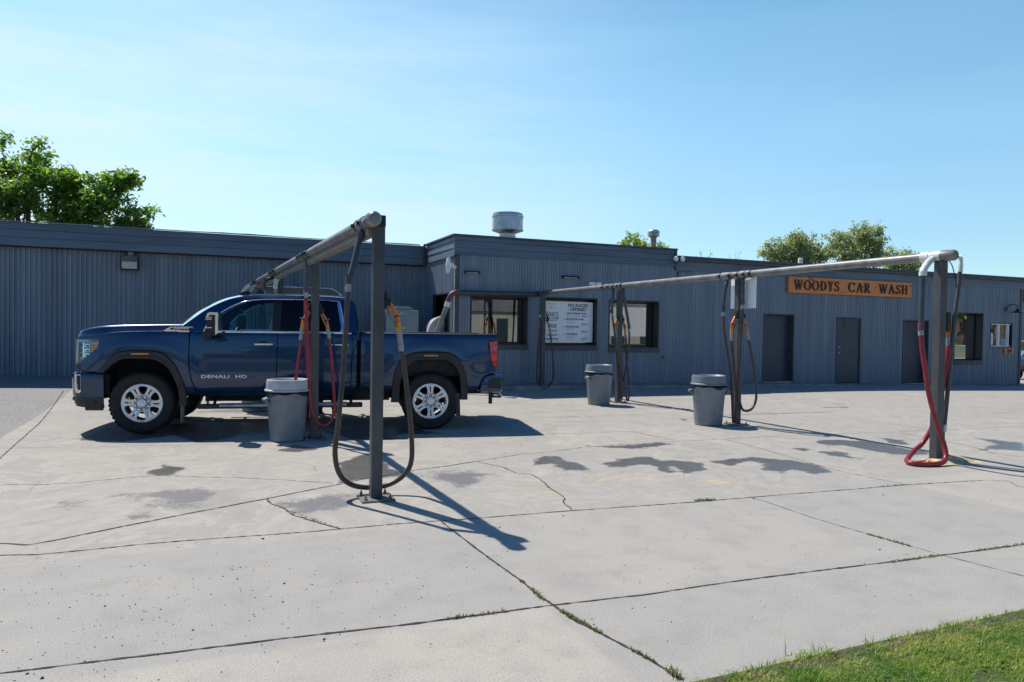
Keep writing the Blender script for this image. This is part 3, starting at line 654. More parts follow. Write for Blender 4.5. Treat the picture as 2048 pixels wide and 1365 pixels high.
def paper(x0, x1, z0, z1, y, label, matn='white', lines=3):
    b = MB(); b.box(x0, x1, y-.002, y, z0, z1); o = b.build('notice', M[matn], None); tag(o, label, 'paper notice'); return o
paper(25.50, 25.66, 1.48, 1.62, y1-.006, 'upper white notice taped inside the left pane of the service window'); paper(25.50, 25.66, 1.20, 1.46, y1-.006, 'lower white notice taped inside the left pane of the service window')
paper(26.08, 26.36, 1.2, 1.43, y1-.002, 'square faded notice in the right pane of the service window', 'cuff')
b = MB(); b.lathe([(0, 0), (.05, 0), (.055, .16), (.03, .20), (.018, .22), (.018, .25), (0, .25)], 12, (25.78, YF+.2, 1.18)); tag(b.build('bottle', pmat('green_plastic', (.02, .33, .12), .4), None, smooth='auto'), 'small green bottle standing inside the service window', 'bottle')
b = MB(); b.box(25.3, 26.7, YF+.1, YF+.5, 1.13, 1.17); b.build('counter', M['black'], B, world=True)
# doors
def door(x0, x1, z1, rec, handle=None):
    b = MB(); zb = swz((x0+x1)/2)
    b.box(x0-.04, x0, YF-.022, YF+rec+.05, -.35, z1+.04); b.box(x1, x1+.04, YF-.022, YF+rec+.05, -.35, z1+.04); b.box(x0, x1, YF-.022, YF+rec+.05, z1, z1+.04)
    fr = b.build('door_frame', M['trim'], B, world=True)
    d = MB(); d.box(x0+.01, x1-.01, YF+rec, YF+rec+.045, zb+.03, z1-.008); dd = d.build('door', M['door'], B, world=True)
    s = MB(); s.box(x0, x1, YF-.01, YF+rec+.05, -.35, zb+.022); s.build('threshold', M['galv'] if rec > .1 else M['trim'], dd, world=True)
    if handle:
        h = MB(); hx = x0+.09
        for z in (.98, 1.16): h.lathe([(0, -.05), (.024, -.048), (.028, -.03), (.014, -.02), (.03, -.005), (.03, 0)], 14, (hx, YF+rec, z+zb), 'y')
        h.build('door_knob', M['galv'], dd, smooth='auto', world=True)
        h = MB(); h.tube([(x0+.32, YF+rec-.02, z1-.04), (x0+.32, YF+rec-.03, z1-.26), (x0+.36, YF+rec-.03, z1-.27)], .008, 6); h.build('closer', M['black'], dd, world=True)
door(*DOORS[0][:2], DOORS[0][3], .2); door(*DOORS[1][:2], DOORS[1][3], .015, True); door(*DOORS[2][:2], DOORS[2][3], .2)

# wooden sign
S = thing('wooden_sign', 'long stained pine board with black serif capitals above the doors', 'sign', (18.6, YF, 3))
b = MB(); b.box(15.99, 21.24, YF-.115, YF-.045+.02, 2.745, 3.235, .008); b.build('board', M['wood'], S, world=True)
def word(t, xa, xb, z, cap):
    m, e = serif_mb(t, cap, 0, 0, 0); s = (xb-xa)/(e-.1*cap)
    m2, e = serif_mb(t, cap, xa, z, YF-.135, .022, .10, s); return m2
for t, xa, xb in (('WOODYS', 16.17, 18.02), ('CAR', 18.40, 19.37), ('WASH', 19.73, 21.06)):
    word(t, xa, xb, 2.84, .30).build('lettering', M['letter'], S, world=True)
# menu board in the second window
Y2 = YF+.13
K = thing('menu_board', 'white price board with black print filling the second window from the left', 'sign', (8.7, Y2, 1.7))
b = MB(); b.box(7.97, 9.405, Y2, Y2+.02, 1.195, 2.268); b.build('panel', M['bright'], K, world=True)
pr = MB(); gr = MB(); gr.g = 1; yk = Y2-.001
MB.__bool__ = lambda s: True
def T(t, size, x, z, bold=0, al='LEFT', sx=1., dst=None):
    text_mb(t, size, x, z, yk, al, bold, .001, sx).build('printed_line', M['inkgrey'] if dst else M['ink'], K, world=True)
T('PACKAGES', .118, 8.95, 2.135, .0032, 'CENTER', 1.05); T('OFFERED', .118, 8.95, 2.03, .0032, 'CENTER', 1.05)
for n, z, t, l, p in (('1', 1.945, 'BASIC EXTERIOR WASH', ('Exterior & Undercarriage', 'Bug prep & towel dry'), '13'), ('2', 1.79, 'PROTECTION WASH', ('Exterior Wash', 'Underbody Wash'), '14'), ('3', 1.59, 'DELUXE WASH', ('Exterior Wash', 'Clear Wax'), '14'), ('4', 1.395, 'THE WORKS!', ('Exterior Wash', 'Underbody Wash', 'Clear Wax'), '15')):
    T(n, .055, 8.52, z, .0015); T(t, .057, 8.60, z, .0025)
    for i, q in enumerate(l): T('\u2022 '+q, .037, 8.60, z-.045-i*.042, 0, dst=gr)
    zp = z-(.085 if n == '1' else .14); T('$'+p, .085, 9.07, zp, .002); T('00', .036, 9.245, zp+.026, .001)
T('Only', .04, 9.16, 1.325, 0, dst=gr)
T('Welcome to', .045, 8.17, 2.19, 0, 'CENTER', dst=gr)
xq = 8.0
for ch, sc in zip("WOODY'S", (1.25, 1.08, 1., 1., 1.05, 1.1, 1.3)):
    m_, xq = serif_mb(ch, .115*sc, xq, 1.925-.058*sc, yk, .001, .05, .54); m_.build('printed_letter', M['ink'], K, world=True)
T('CAR WASH', .064, 8.19, 1.80, .0012, 'CENTER', 1.2); T('HELENA, MT', .038, 8.19, 1.755, .0005, 'CENTER', 1.45)
T('FREE', .12, 8.20, 1.585, .0015, 'CENTER', 1.05); T('Use of', .088, 8.20, 1.475, .001, 'CENTER'); T('Vacuums', .088, 8.20, 1.365, .001, 'CENTER'); T('with Wash', .088, 8.20, 1.255, .001, 'CENTER')
# loose sketch of a soapy car above the name
for r in range(9):
    a = r*.7; gr.tube([(8.13+.05*math.cos(a)+.012*r, yk, 2.10+.03*math.sin(a*1.7)), (8.14+.05*math.cos(a+.8)+.012*r, yk, 2.10+.03*math.sin(a*1.7+1))], .0035, 5)
gr.build('drawing', M['inkgrey'], K, world=True)
# house number plaque
S = thing('number_plaque', 'small wooden plaque with the house number below the service window', 'sign', (26.37, YF, 1))
b = MB(); b.box(26.13, 26.61, YF-.06, YF-.014, .895, 1.075, .004); b.build('board', M['wood'], S, world=True)
m_ = text_mb('1201', .155, 26.375, .93, YF-.062, 'CENTER', .007, .006, 1.0); m_.build('digits', M['ink'], S, world=True)
# neon sign + shelf inside last window
S = thing('open_sign', 'red neon open sign glowing inside the tall window on the right', 'sign', (24.0, YF+.5, 1.9))
m_ = text_mb('OPEN', .20, 23.85, 1.80, YF+.42, 'LEFT', .004, .02, .9); m_.build('neon_letters', M['neon'], S, world=True)
b = MB(); b.box(23.78, 24.5, YF+.45, YF+.47, 1.74, 2.0); b.build('backing', M['black'], S, world=True)
S = thing('shelf_unit', 'dark shelves with small goods behind the tall right window', 'shelf', (24.2, 18.3, 0))
b = MB(); [b.box(23.4, 25.1, 18.0, 18.4, z, z+.03) for z in (.5, .95, 1.4)]; b.box(23.37, 23.4, 18, 18.4, -.2, 1.7); b.box(25.1, 25.13, 18, 18.4, -.2, 1.7); b.build('shelf', M['seat'], S, world=True)
b = MB()
for i in range(22):
    z = random.choice((.53, .98, 1.43)); x = 23.45+i*.073; b.box(x, x+.05, 18.05, 18.12, z, z+random.uniform(.1, .22))
b.build('goods', pmat('mixed_goods', (.45, .28, .08), .6, var=.4, vs=14), S, world=True)

# fixtures on the walls
def slit(x0, x1, z, label):
    t = thing('wall_light', label, 'wall light', ((x0+x1)/2, YF-.02, z), 0, 'slim wall lights over the windows')
    b = MB(); b.box(x0, x1, YF-.085, YF-.012, z+.015, z+.04); b.box(x0, x0+.012, YF-.085, YF-.012, z-.03, z+.015); b.box(x1-.012, x1, YF-.085, YF-.012, z-.03, z+.015); b.build('housing', M['black'], t, world=True)
    b = MB(); b.box(x0+.06, x1-.06, YF-.075, YF-.03, z-.02, z-.002); b.build('tube', M['galv'], t, world=True)
slit(5.70, 6.09, 2.91, 'slim black wall light nearest the left corner of the front block'); slit(8.38, 8.87, 2.90, 'slim black wall light above the price board window'); slit(11.15, 11.6, 2.89, 'slim black wall light above the third window, partly behind the pipe')
t = thing('floodlight', 'square floodlight under the eave of the rear wing', 'floodlight', (-1.85, YL+.1, 3.0))
b = MB(); b.box(-2.06, -1.66, YL+.02, YL+.20, 2.80, 3.14, .01); b.build('housing', M['black'], t, world=True)
b = MB(); b.box(-2.03, -1.69, YL-.005, YL+.02, 3.0, 3.13); b.build('visor', pmat('faded_bronze', (.13, .115, .10), .6), t, world=True)
b = MB(); b.box(-2.02, -1.70, YL+.0, YL+.018, 2.83, 2.995); b.build('lens', pmat('prismatic_lens', (.5, .5, .49), .2, var=.2, vs=30), t, world=True)
b = MB(); b.box(-1.90, -1.79, YL+.08, YL+.16, 3.14, 3.26); b.build('bracket', M['steel'], t, world=True)
t = thing('security_light', 'pair of round white flood lamps at the step in the roofline', 'security light', (11.9, YF-.1, 3.54))
for x in (11.80, 12.02):
    b = MB(); b.lathe([(0, -.03), (.055, -.03), (.075, .0), (.07, .03), (.03, .12), (0, .13)], 18, (x, YF-.24, 3.54), 'y'); b.build('lamp_head', M['white'], t, smooth='auto', world=True)
b = MB(); b.box(11.86, 11.96, YF-.12, YF-.06, 3.5, 3.6); b.tube([(11.8, YF-.12, 3.56), (11.9, YF-.09, 3.6), (12.02, YF-.12, 3.56)], .01, 6); b.build('bracket', M['black'], t, world=True)
t = thing('emergency_light', 'white twin head lamp above the price board', 'lamp', (9.3, YF, 2.76))
for x in (9.16, 9.35): 
    b = MB(); b.box(x, x+.165, YF-.12, YF-.012, 2.71, 2.80, .012); b.build('lamp_head', M['white'], t, world=True)
b = MB(); b.box(12.0, 12.48, YF-.09, YF-.012, 3.07, 3.20, .01); tag(b.build('junction_box', M['steel'], None), 'grey box under the eave just right of the front block', 'junction box')
t = thing('gooseneck_lamp', 'dark gooseneck barn lamp over the service window', 'lamp', (26.2, YF, 2.4))
b = MB(); b.tube(catmull([(26.2, YF, 2.47), (26.2, YF-.1, 2.60), (26.2, YF-.25, 2.66), (26.2, YF-.40, 2.58), (26.2, YF-.42, 2.46)], 5), .014, 8); b.lathe([(0, 0), (.07, 0), (.07, -.02), (0, -.02)], 14, (26.2, YF-.01, 2.47), 'y'); b.build('arm', M['black'], t, world=True, smooth='auto')
b = MB(); b.lathe([(.02, .13), (.05, .12), (.07, .06), (.24, 0), (.235, -.006), (.06, .05), (.01, .1)], 28, (26.2, YF-.42, 2.36)); b.build('shade', pmat('dark_blue_enamel', (.01, .02, .05), .3), t, world=True, smooth='auto')
b = MB(); b.tube([(11.52, YF-.01, .80), (11.60, YF-.07, .80), (11.72, YF-.07, .79)], .015, 8); b.lathe([(0, -.03), (.03, -.03), (.03, .01), (0, .01)], 10, (11.60, YF-.08, .80), 'y'); tag(b.build('tap', M['steel'], None), 'small wall tap low on the front block right of the last window', 'tap')
# roof vents
t = thing('exhaust_hood', 'galvanised drum exhaust hood on the block roof', 'roof vent', (7.59, 18.5, 3.78))
b = MB(); b.lathe([(.43, 4.27), (.445, 4.275), (.445, 4.31), (.43, 4.315), (.43, 4.64), (.445, 4.645), (.445, 4.68), (.43, 4.685), (.42, 4.75), (.36, 4.77), (0, 4.78)], 40, (7.59, 18.5, 0)); b.lathe([(.43, 4.27), (.24, 4.20), (.235, 4.19)], 40, (7.59, 18.5, 0)); b.build('drum', M['galv'], t, smooth='auto', world=True)
b = MB(); b.lathe([(.22, 3.78), (.22, 4.10), (.235, 4.105), (.235, 4.13), (.22, 4.135), (.22, 4.25)], 32, (7.59, 18.5, 0)); b.build('neck', M['galv'], t, smooth='auto', world=True)
t = thing('flue', 'tan flue pipe with round metal cap behind the roof edge', 'flue', (13.45, 20, 3.58))
b = MB(); b.lathe([(.095, 3.55), (.095, 4.60), (.12, 4.62), (.12, 4.66)], 20, (13.45, 20, 0)); b.build('pipe', pmat('tan_flue', (.36, .31, .22), .6, var=.2, vs=5), t, smooth='auto', world=True)
b = MB(); b.lathe([(.10, 4.64), (.19, 4.66), (.20, 4.72), (.16, 4.73), (.16, 4.76), (.20, 4.765), (.20, 4.82), (.14, 4.87), (0, 4.88)], 24, (13.45, 20, 0)); b.build('cap', M['galv'], t, smooth='auto', world=True)
b = MB(); b.lathe([(.085, 3.55), (.085, 4.24), (.06, 4.26), (0, 4.26)], 18, (19.85, 20, 0)); tag(b.build('vent_pipe', M['white'], None, smooth='auto'), 'short white vent pipe above the wooden sign', 'vent pipe')
# pipework at the block corner
t = thing('wall_duct', 'grey duct along the block wall turning down at the corner with a faded red elbow', 'duct', (6.5, YF-.15, 2.4))
b = MB(); b.tube([(5.50, 16.50, 2.40), (7.70, 16.45, 2.42)], .062, 14); b.build('duct_pipe', M['drop'], t, smooth='auto', world=True)
b = MB(); b.tube(catmull([(5.52, 16.5, 2.40), (5.42, 16.5, 2.395), (5.31, 16.5, 2.33), (5.25, 16.5, 2.20), (5.235, 16.5, 2.15)], 5), .066, 14); b.build('elbow', M['ppl'], t, smooth='auto', world=True)
b = MB(); b.tube([(5.238, 16.5, 2.16), (5.205, 16.5, 2.04)], .070, 14); b.build('collar', M['pvc'], t, smooth='auto', world=True)
b = MB(); b.tube([(5.21, 16.5, 2.06), (4.45, 16.45, .1)], .060, 14); b.build('down_pipe', M['pipe'], t, smooth='auto', world=True)
b = MB(); b.tube([(5.9, 16.5, 2.40), (5.9, YF, 2.47)], .012, 6); b.tube([(7.2, 16.5, 2.41), (7.2, YF, 2.47)], .012, 6); b.build('hanger', M['black'], t, world=True)
t = thing('antenna', 'off white panel antenna on a thin mast at the block corner', 'antenna', (5.42, 16.57, 0))
b = MB(); b.tube([(5.405, 16.56, 0), (5.41, 16.56, 2.98), (5.40, 16.55, 3.06)], .016, 8); b.build('mast', M['pvc'], t, smooth='auto', world=True)
b = MB(); b.box(5.36, 5.44, 16.50, 16.58, 2.98, 3.05, .01); b.box(5.30, 5.38, 16.50, 16.55, 2.99, 3.10, .01); b.build('bracket', M['pvc'], t, world=True)
b = MB(); b.prism([(5.19, 2.86), (5.17, 3.05), (5.20, 3.22), (5.26, 3.25), (5.285, 3.12), (5.27, 2.93), (5.23, 2.85)], 'y', 16.46, 16.53); b.build('panel', M['pvc'], t, world=True)
t = thing('equipment_cabinet', 'pale green metal cabinet against the rear wing behind the truck bed', 'cabinet', (4.45, 18, 0))
b = MB(); b.box(4.02, 4.87, 17.8, 18.6, .0, 1.97, .02); b.build('body', M['cabinet'], t, world=True)
b = MB(); b.box(4.12, 4.78, 17.782, 17.80, .25, 1.80); b.build('door_panel', M['cabinet'], t, world=True)
b = MB(); b.box(4.08, 4.26, 17.9, 18.2, 1.97, 2.06); b.box(4.27, 4.62, 17.85, 18.25, 1.97, 2.07); b.box(4.63, 4.72, 17.9, 18.2, 1.97, 2.055); b.build('top_box', M['cabinet'], t, world=True)
b = MB(); b.box(4.42, 4.52, 17.765, 17.78, 1.50, 1.53); b.build('handle', M['galv'], t, world=True)
t = thing('blower_drum', 'round grey blower drum with a bright rim beside the block side wall', 'blower', (5.2, 17.6, 0))
c0 = (5.44, 1.38)
def halfdisc(r, n=26): return [(c0[0]+r*math.cos(a), c0[1]+r*math.sin(a)) for a in [PI/2+PI*i/n for i in range(n+1)]]
b = MB(); b.prism(halfdisc(.43), 'y', 17.42, 17.9); b.build('drum', M['galv'], t, world=True)
o, i_ = halfdisc(.46), halfdisc(.425); b = MB(); b.grid([[(p[0], 17.36, p[1]), (p[0], 17.45, p[1])] for p in o]); b.grid([[(p[0], 17.36, p[1]), (q[0], 17.36, q[1])] for p, q in zip(o, i_)]); b.grid([[(p[0], 17.36, p[1]), (p[0], 17.42, p[1])] for p in i_]); b.build('rim', M['white'], t, world=True)
b = MB(); [b.box(x, x+.04, 17.5, 17.54, 0, 1.0) for x in (5.05, 5.35)]; b.build('leg', M['steel'], t, world=True)
t = thing('enclosed_trailer', 'grey enclosed trailer with a pale top edge parked behind the truck cab', 'trailer', (1.9, 17.9, 0))
prof = [(1.08, .55), (2.72, .55), (2.80, .8), (2.80, 2.16), (2.76, 2.27), (2.69, 2.35), (2.58, 2.40), (2.46, 2.42), (1.10, 2.42), (1.08, 2.40)]
b = MB(); b.prism(prof, 'y', 17.2, 18.9); b.build('body', pmat('grey_trailer_skin', (.075, .075, .078), .5, var=.1, vs=3), t, world=True)
b = MB(); pts = [(x, 17.195, z+.006) for x, z in prof[2:]]; b.tube(catmull(pts, 5), .007, 6); b.build('edge_trim', M['white'], t, world=True)
wb = MB(); wb.lathe([(.1, 0), (.20, 0), (.33, .02), (.34, .10), (.33, .18), (.2, .2), (.1, .2)], 24, (1.95, 17.14, .44), 'y'); wh = wb.build('wheel', M['tyre'], t, smooth='auto', world=True)
b = MB(); b.lathe([(0, -.01), (.17, 0), (.19, .03)], 20, (1.95, 17.13, .44), 'y'); b.build('rim', M['alug'], wh, smooth='auto', world=True)
b = MB(); b.box(2.8, 3.5, 17.95, 18.1, .5, .6); b.build('drawbar', M['black'], t, world=True)
# ------------------------------------------------------------------ vacuum racks
def rack(label, posts, pts, rp, capped=None, beam=False, ends=True, white=None):
    """posts: (x, y, ztop) ; pts: pipe axis"""
    x, y, _ = posts[0]
    R = thing('vacuum_rack', label, 'vacuum rack', (x, y, 0), 0, 'overhead vacuum pipe racks on steel posts')
    for i, (px, py, zt) in enumerate(posts):
        z0 = gz(px, py); b = MB(); h = .0508; b.box(px-h, px+h, py-h, py+h, z0+.012, zt, .004)
        P = b.build('post', M['post'], R, world=True)
        if not (capped and py < 6.2 and px > 5):
            q = MB(); q.box(px-.15, px+.15, py-.15, py+.15, z0+.002, z0+.018, .003); q.build('base_plate', M['rust'] if False else M['steel'], P, world=True)
            q = MB()
            for sx in (-.11, .11):
                for sy in (-.11, .11): q.lathe([(.014, 0), (.014, .02), (.008, .021), (.008, .04), (0, .04)], 6, (px+sx, py+sy, z0+.018))
            q.build('anchor_bolt', M['steel'], P, world=True)
        if i == 0 and capped == 'rubber':
            q = MB(); q.box(px-.056, px+.056, py-.056, py+.056, zt-.10, zt+.006, .01); q.build('cap', M['rubber'], P, world=True)
    b = MB(); b.tube(pts, rp, 20); b.build('main_pipe', M['pipe'], R, smooth='auto', world=True)
    a, e = Vector(pts[0]), Vector(pts[-1])
    d = (e-a).normalized()
    def at(yv): return a+(e-a)*((yv-a.y)/(e.y-a.y))
    for i, (px, py, zt) in enumerate(posts):
        if px > 5 and i == 0: continue
        for o0, o1 in ((-.30, -.08), (.10, .34)):
            if py+o0 < a.y or py+o1 > e.y+.1: continue
            b = MB(); b.tube([at(py+o0), at(py+o1)], rp+.006, 20); b.build('coupling', M['pipe'], R, smooth='auto', world=True)
        for oo in (-.33, -.20, -.04, .14, .37):
            if py+oo < a.y+.1: continue
            b = MB(); b.tube([at(py+oo-.007), at(py+oo+.007)], rp+.010, 16); c = at(py+oo); b.box(c.x-rp-.03, c.x-rp-.005, c.y-.02, c.y+.02, c.z-.02, c.z+.012); b.build('clamp', M['black'], R, world=True)
    if beam:
        for (p0, p1) in zip(posts, posts[1:]):
            b = MB(); q0, q1 = at(p0[1]), at(p1[1]); b.tube([(q0.x+.03, p0[1], 2.405), (q1.x+.03, p1[1], 2.405)], .042, 12); b.tube([(q0.x-.008, p0[1], 2.437), (q1.x-.008, p1[1], 2.437)], .009, 8)
            b.build('support_rail', pmat('support_rail_paint', (.20, .175, .155), .5, var=.15, vs=5), R, smooth='auto', world=True)
    return R, at
P1 = [(1.365, 6.39, 2.555), (1.28, 10.03, 2.44), (1.13, 13.7, 2.44), (.96, 17.35, 2.44)]
R1, at1 = rack('vacuum pipe rack behind the truck with a black capped post nearest the viewer', P1, [(1.285, 6.30, 2.505), (.86, 18.6, 2.53)], .057, 'rubber', True)
b = MB(); b.tube([(1.287, 6.17, 2.505), (1.286, 6.19, 2.505), (1.284, 6.30, 2.505)], [.05, .064, .064], 20); b.tube([(1.284, 6.30, 2.505), (1.283, 6.33, 2.505)], .067, 20); b.build('end_cap', M['pipe'], R1, smooth='auto', world=True)
b = MB(); b.tube(catmull([(.865, 18.5, 2.53), (.84, 18.7, 2.52), (.74, 18.8, 2.44), (.66, 18.82, 2.32)], 5), .062, 16); b.build('elbow', M['pvc'], R1, smooth='auto', world=True)
P2 = [(8.225, 6.02, 2.46), (8.075, 9.47, 2.44), (7.985, 13.1, 2.42), (7.67, 16.25, 2.40)]
R2, at2 = rack('vacuum pipe rack in front of the windows with a white wye at its near end', P2, [(8.225, 5.95, 2.525), (7.66, 16.45, 2.45)], .057, 'none')
b = MB(); b.tube([(8.232, 5.83, 2.525), (8.231, 5.85, 2.525), (8.225, 6.02, 2.525)], [.052, .066, .066], 20); b.build('end_cap', M['pipe'], R2, smooth='auto', world=True)
b = MB(); b.tube([at2(6.0), at2(6.22)], .068, 20); b.tube([at2(6.15), at2(6.25)], .073, 20); b.build('wye', M['pvc'], R2, smooth='auto', world=True)
# mast box on the first post
b = MB(); b.box(8.277, 8.30, 5.98, 6.04, .05, 2.60); b.build('conduit', M['ppl'], R2, world=True)

def seg(pts, r, mat, name, parent, n=14, smooth=True, rib=0, world=True):
    P = catmull(pts, 8) if smooth and len(pts) > 2 else [Vector(p) for p in pts]
    if rib:
        P = resample(P, rib/2)+[Vector(pts[-1])]; rr = [r*(1.04 if i % 2 else .965) for i in range(len(P))]
        b = MB(); b.tube(P, rr, n)
    else:
        b = MB(); b.tube(P, r, n)
    return b.build(name, M[mat], parent, smooth=True if rib else 'auto', world=world)
def hose(label, post, top, drop, run, noz, side, y, mat='hose', orr=('orange', 'yellow'), hr=.021, rib=.014, dropmat='drop', holder=True):
    """top: pipe axis point; drop: list of (x,z) along the rigid pipe; run: (x,z) of flexible hose; noz: (x,z) cuff -> nozzle points"""
    H = thing('vacuum_hose', label, 'vacuum hose', (post[0], post[1], 0), 0, 'vacuum hoses hanging from the pipe racks')
    P3 = lambda q: (q[0], q[2] if len(q) > 2 else y, q[1])
    seg([top]+[P3(q) for q in drop], .030, dropmat, 'drop_pipe', H)
    seg([P3(drop[0])[:2]+(drop[0][1]+.05,), P3(drop[0])[:2]+(drop[0][1]-.03,)], .036, dropmat, 'coupling', H)
    e = Vector(P3(drop[-1])); f = Vector(P3(run[0])); d = (f-e).normalized() if (f-e).length > 0 else Vector((0, 0, -1))
    seg([e-d*.09, e+d*.0], .034, dropmat, 'coupling', H); seg([e, e+d*.07], .028, 'cuff', 'cuff', H)
    seg([tuple(e+d*.06)]+[P3(q) for q in run]+[P3(noz[0])], hr, mat, 'flexible_hose', H, 12, rib=rib)
    n0, n1, n2, n3 = [Vector(P3(q)) for q in noz]
    seg([n0-(n1-n0).normalized()*.02, n1], .026, 'cuff', 'cuff', H)
    z = seg([n1, n1+(n2-n1)*.55], .0245, orr[1], 'nozzle', H); seg([n1+(n2-n1)*.5, n2, n3], .021, orr[0], 'nozzle_tip', z)
    c = n1+(n2-n1)*.97; d = (n3-n1).normalized(); seg([c-d*.006, c+d*.006], .026, 'rubber', 'zip_tie', z)
    seg([c, c+Vector((.05*side, 0, .03))], .0022, 'white', 'tie_tail', z, 5)
    if holder:
        hx = post[0]+side*.06; b = MB(); b.box(min(hx, hx+side*.022), max(hx, hx+side*.022), y-.035, y+.035, n3.z-.04, n3.z+.11, .004); b.box(min(hx+side*.02, hx+side*.05), max(hx+side*.02, hx+side*.05), y-.035, y-.022, n3.z-.02, n3.z+.05); b.build('holder', M['rubber'], H, world=True)
        seg([(hx+side*.01, y-.02, n3.z-.03), (n1.x-side*.035, y-.02, n1.z+.04)], .011, 'steel', 'bracket', H, 6)
    return H
# rack one
hose('brown hose in a wide loop in front of the nearest capped post', P1[0], (1.285, 6.62, 2.47), [(1.235, 2.38, 6.55), (1.17, 2.13, 6.50), (1.115, 1.94, 6.47)],
     [(1.10, 1.6, 6.47), (1.075, 1.15, 6.47), (1.04, .7, 6.48), (1.015, .42, 6.49), (1.06, .22, 6.50), (1.18, .11, 6.51), (1.36, .075, 6.515), (1.53, .10, 6.50), (1.66, .19, 6.48), (1.715, .33, 6.46), (1.70, .62, 6.44), (1.65, 1.0, 6.42), (1.605, 1.28, 6.40)],
     [(1.585, 1.36, 6.39), (1.565, 1.52, 6.39), (1.54, 1.665, 6.39), (1.475, 1.77, 6.39)], 1, 6.39, hr=.0235)
hose('red hose looping right of the second post in front of the truck rear door', P1[1], (1.20, 9.90, 2.47), [(1.155, 2.38, 9.90), (1.15, 2.15, 9.90), (1.15, 2.0, 9.90)],
     [(1.152, 1.7, 9.9), (1.175, 1.35, 9.9), (1.19, 1.0, 9.9), (1.205, .62, 9.9), (1.24, .38, 9.9), (1.315, .235, 9.9), (1.40, .19, 9.9), (1.49, .25, 9.92), (1.54, .42, 9.94), (1.525, .75, 9.96), (1.50, 1.1, 9.98), (1.475, 1.34, 10.0)],
     [(1.468, 1.40, 10.0), (1.448, 1.52, 10.0), (1.43, 1.63, 10.02), (1.36, 1.745, 10.03)], 1, 10.0, 'red', hr=.021)
hose('red hose slanting down behind the nearest trash can, left of the second post', P1[1], (1.21, 10.25, 2.47), [(1.18, 2.38, 10.2), (1.175, 2.2, 10.2), (1.17, 2.05, 10.2)],
     [(1.17, 1.6, 10.18), (1.19, 1.2, 10.15), (1.215, .8, 10.15), (1.22, .45, 10.15), (1.19, .22, 10.14), (1.10, .13, 10.12), (1.00, .25, 10.1), (1.01, .55, 10.1), (1.05, .9, 10.08), (1.095, 1.28, 10.06)],
     [(1.10, 1.38, 10.06), (1.115, 1.52, 10.06), (1.13, 1.64, 10.05), (1.21, 1.745, 10.03)], -1, 10.06, 'red', hr=.021)
hose('brown hose with a white upper fitting at the third post, seen over the truck roof', P1[2], (1.13, 13.45, 2.45), [(1.03, 2.33, 13.45), (1.02, 2.2, 13.45)],
     [(1.02, 1.9, 13.45), (1.0, 1.2, 13.45), (.98, .5, 13.45), (1.05, .15, 13.45), (1.25, .12, 13.45), (1.4, .5, 13.5), (1.36, 1.1, 13.55)], [(1.34, 1.36, 13.6), (1.32, 1.5, 13.65), (1.29, 1.62, 13.68), (1.2, 1.76, 13.7)], 1, 13.5, dropmat='pvc')
hose('dark hose hanging left of the third post, seen over the truck roof', P1[2], (1.10, 13.9, 2.45), [(.86, 2.35, 13.7), (.85, 2.18, 13.7)],
     [(.85, 1.8, 13.7), (.87, 1.2, 13.7), (.9, .5, 13.7), (.85, .15, 13.7), (.72, .2, 13.7), (.78, .7, 13.7), (.9, 1.2, 13.7)], [(.94, 1.38, 13.7), (.97, 1.5, 13.7), (1.0, 1.62, 13.7), (1.07, 1.75, 13.7)], -1, 13.7)
hose('red hose at the farthest post, seen through the truck front window', P1[3], (.92, 17.1, 2.47), [(.80, 2.35, 17.1), (.74, 2.15, 17.1)],
     [(.73, 1.9, 17.1), (.74, 1.2, 17.1), (.75, .6, 17.1), (.85, .3, 17.1), (1.05, .35, 17.15), (1.12, .9, 17.2)], [(1.12, 1.38, 17.25), (1.11, 1.5, 17.25), (1.09, 1.62, 17.3), (1.02, 1.75, 17.35)], 1, 17.2, 'red', dropmat='cuff')
# rack two
H = thing('vacuum_hose', 'red ribbed hose coiled on the ground at the foot of the right front post', 'vacuum hose', (8.2, 6.0, 0), 0, 'vacuum hoses hanging from the pipe racks')
seg([(8.20, 6.10, 2.50), (8.08, 6.06, 2.46), (7.965, 6.03, 2.385)], .040, 'pvc', 'branch', H); seg([(7.985, 6.035, 2.40), (7.93, 6.01, 2.365), (7.895, 6.0, 2.32), (7.89, 6.0, 2.28)], .040, 'pvc', 'elbow', H); seg([(7.89, 6.0, 2.32), (7.89, 6.0, 2.27)], .045, 'pvc', 'coupling', H)
seg([(7.89, 6.0, 2.29), (7.87, 5.99, 1.68)], .034, 'drop', 'drop_pipe', H); seg([(7.87, 5.99, 1.70), (7.868, 5.99, 1.61)], .038, 'ppl', 'red_collar', H); seg([(7.868, 5.99, 1.62), (7.868, 5.985, 1.55)], .032, 'cuff', 'cuff', H)
seg([(7.868, 5.985, 1.56), (7.88, 5.97, 1.35), (7.92, 5.96, 1.15), (7.98, 5.95, .85), (8.06, 5.92, .56), (8.13, 5.88, .32), (8.145, 5.84, .18), (8.10, 5.80, .08), (8.00, 5.77, .04), (7.85, 5.77, .03), (7.70, 5.82, .03), (7.64, 5.90, .035), (7.70, 6.00, .04), (7.86, 6.09, .07), (8.02, 6.15, .12), (8.2, 6.18, .2), (8.31, 6.13, .42), (8.345, 6.07, .75), (8.38, 6.03, 1.1), (8.40, 6.01, 1.42)], .029, 'red', 'flexible_hose', H, 14, rib=.02)
seg([(8.405, 6.03, 1.40), (8.41, 6.03, 1.54)], .026, 'cuff', 'cuff', H); z = seg([(8.41, 6.03, 1.53), (8.425, 6.03, 1.66), (8.40, 6.03, 1.76), (8.34, 6.03, 1.82)], .025, 'orange', 'nozzle', H)
b = MB(); b.box(8.302, 8.375, 5.97, 6.09, 1.60, 1.84, .008); b.build('holder', M['rubber'], H, world=True)
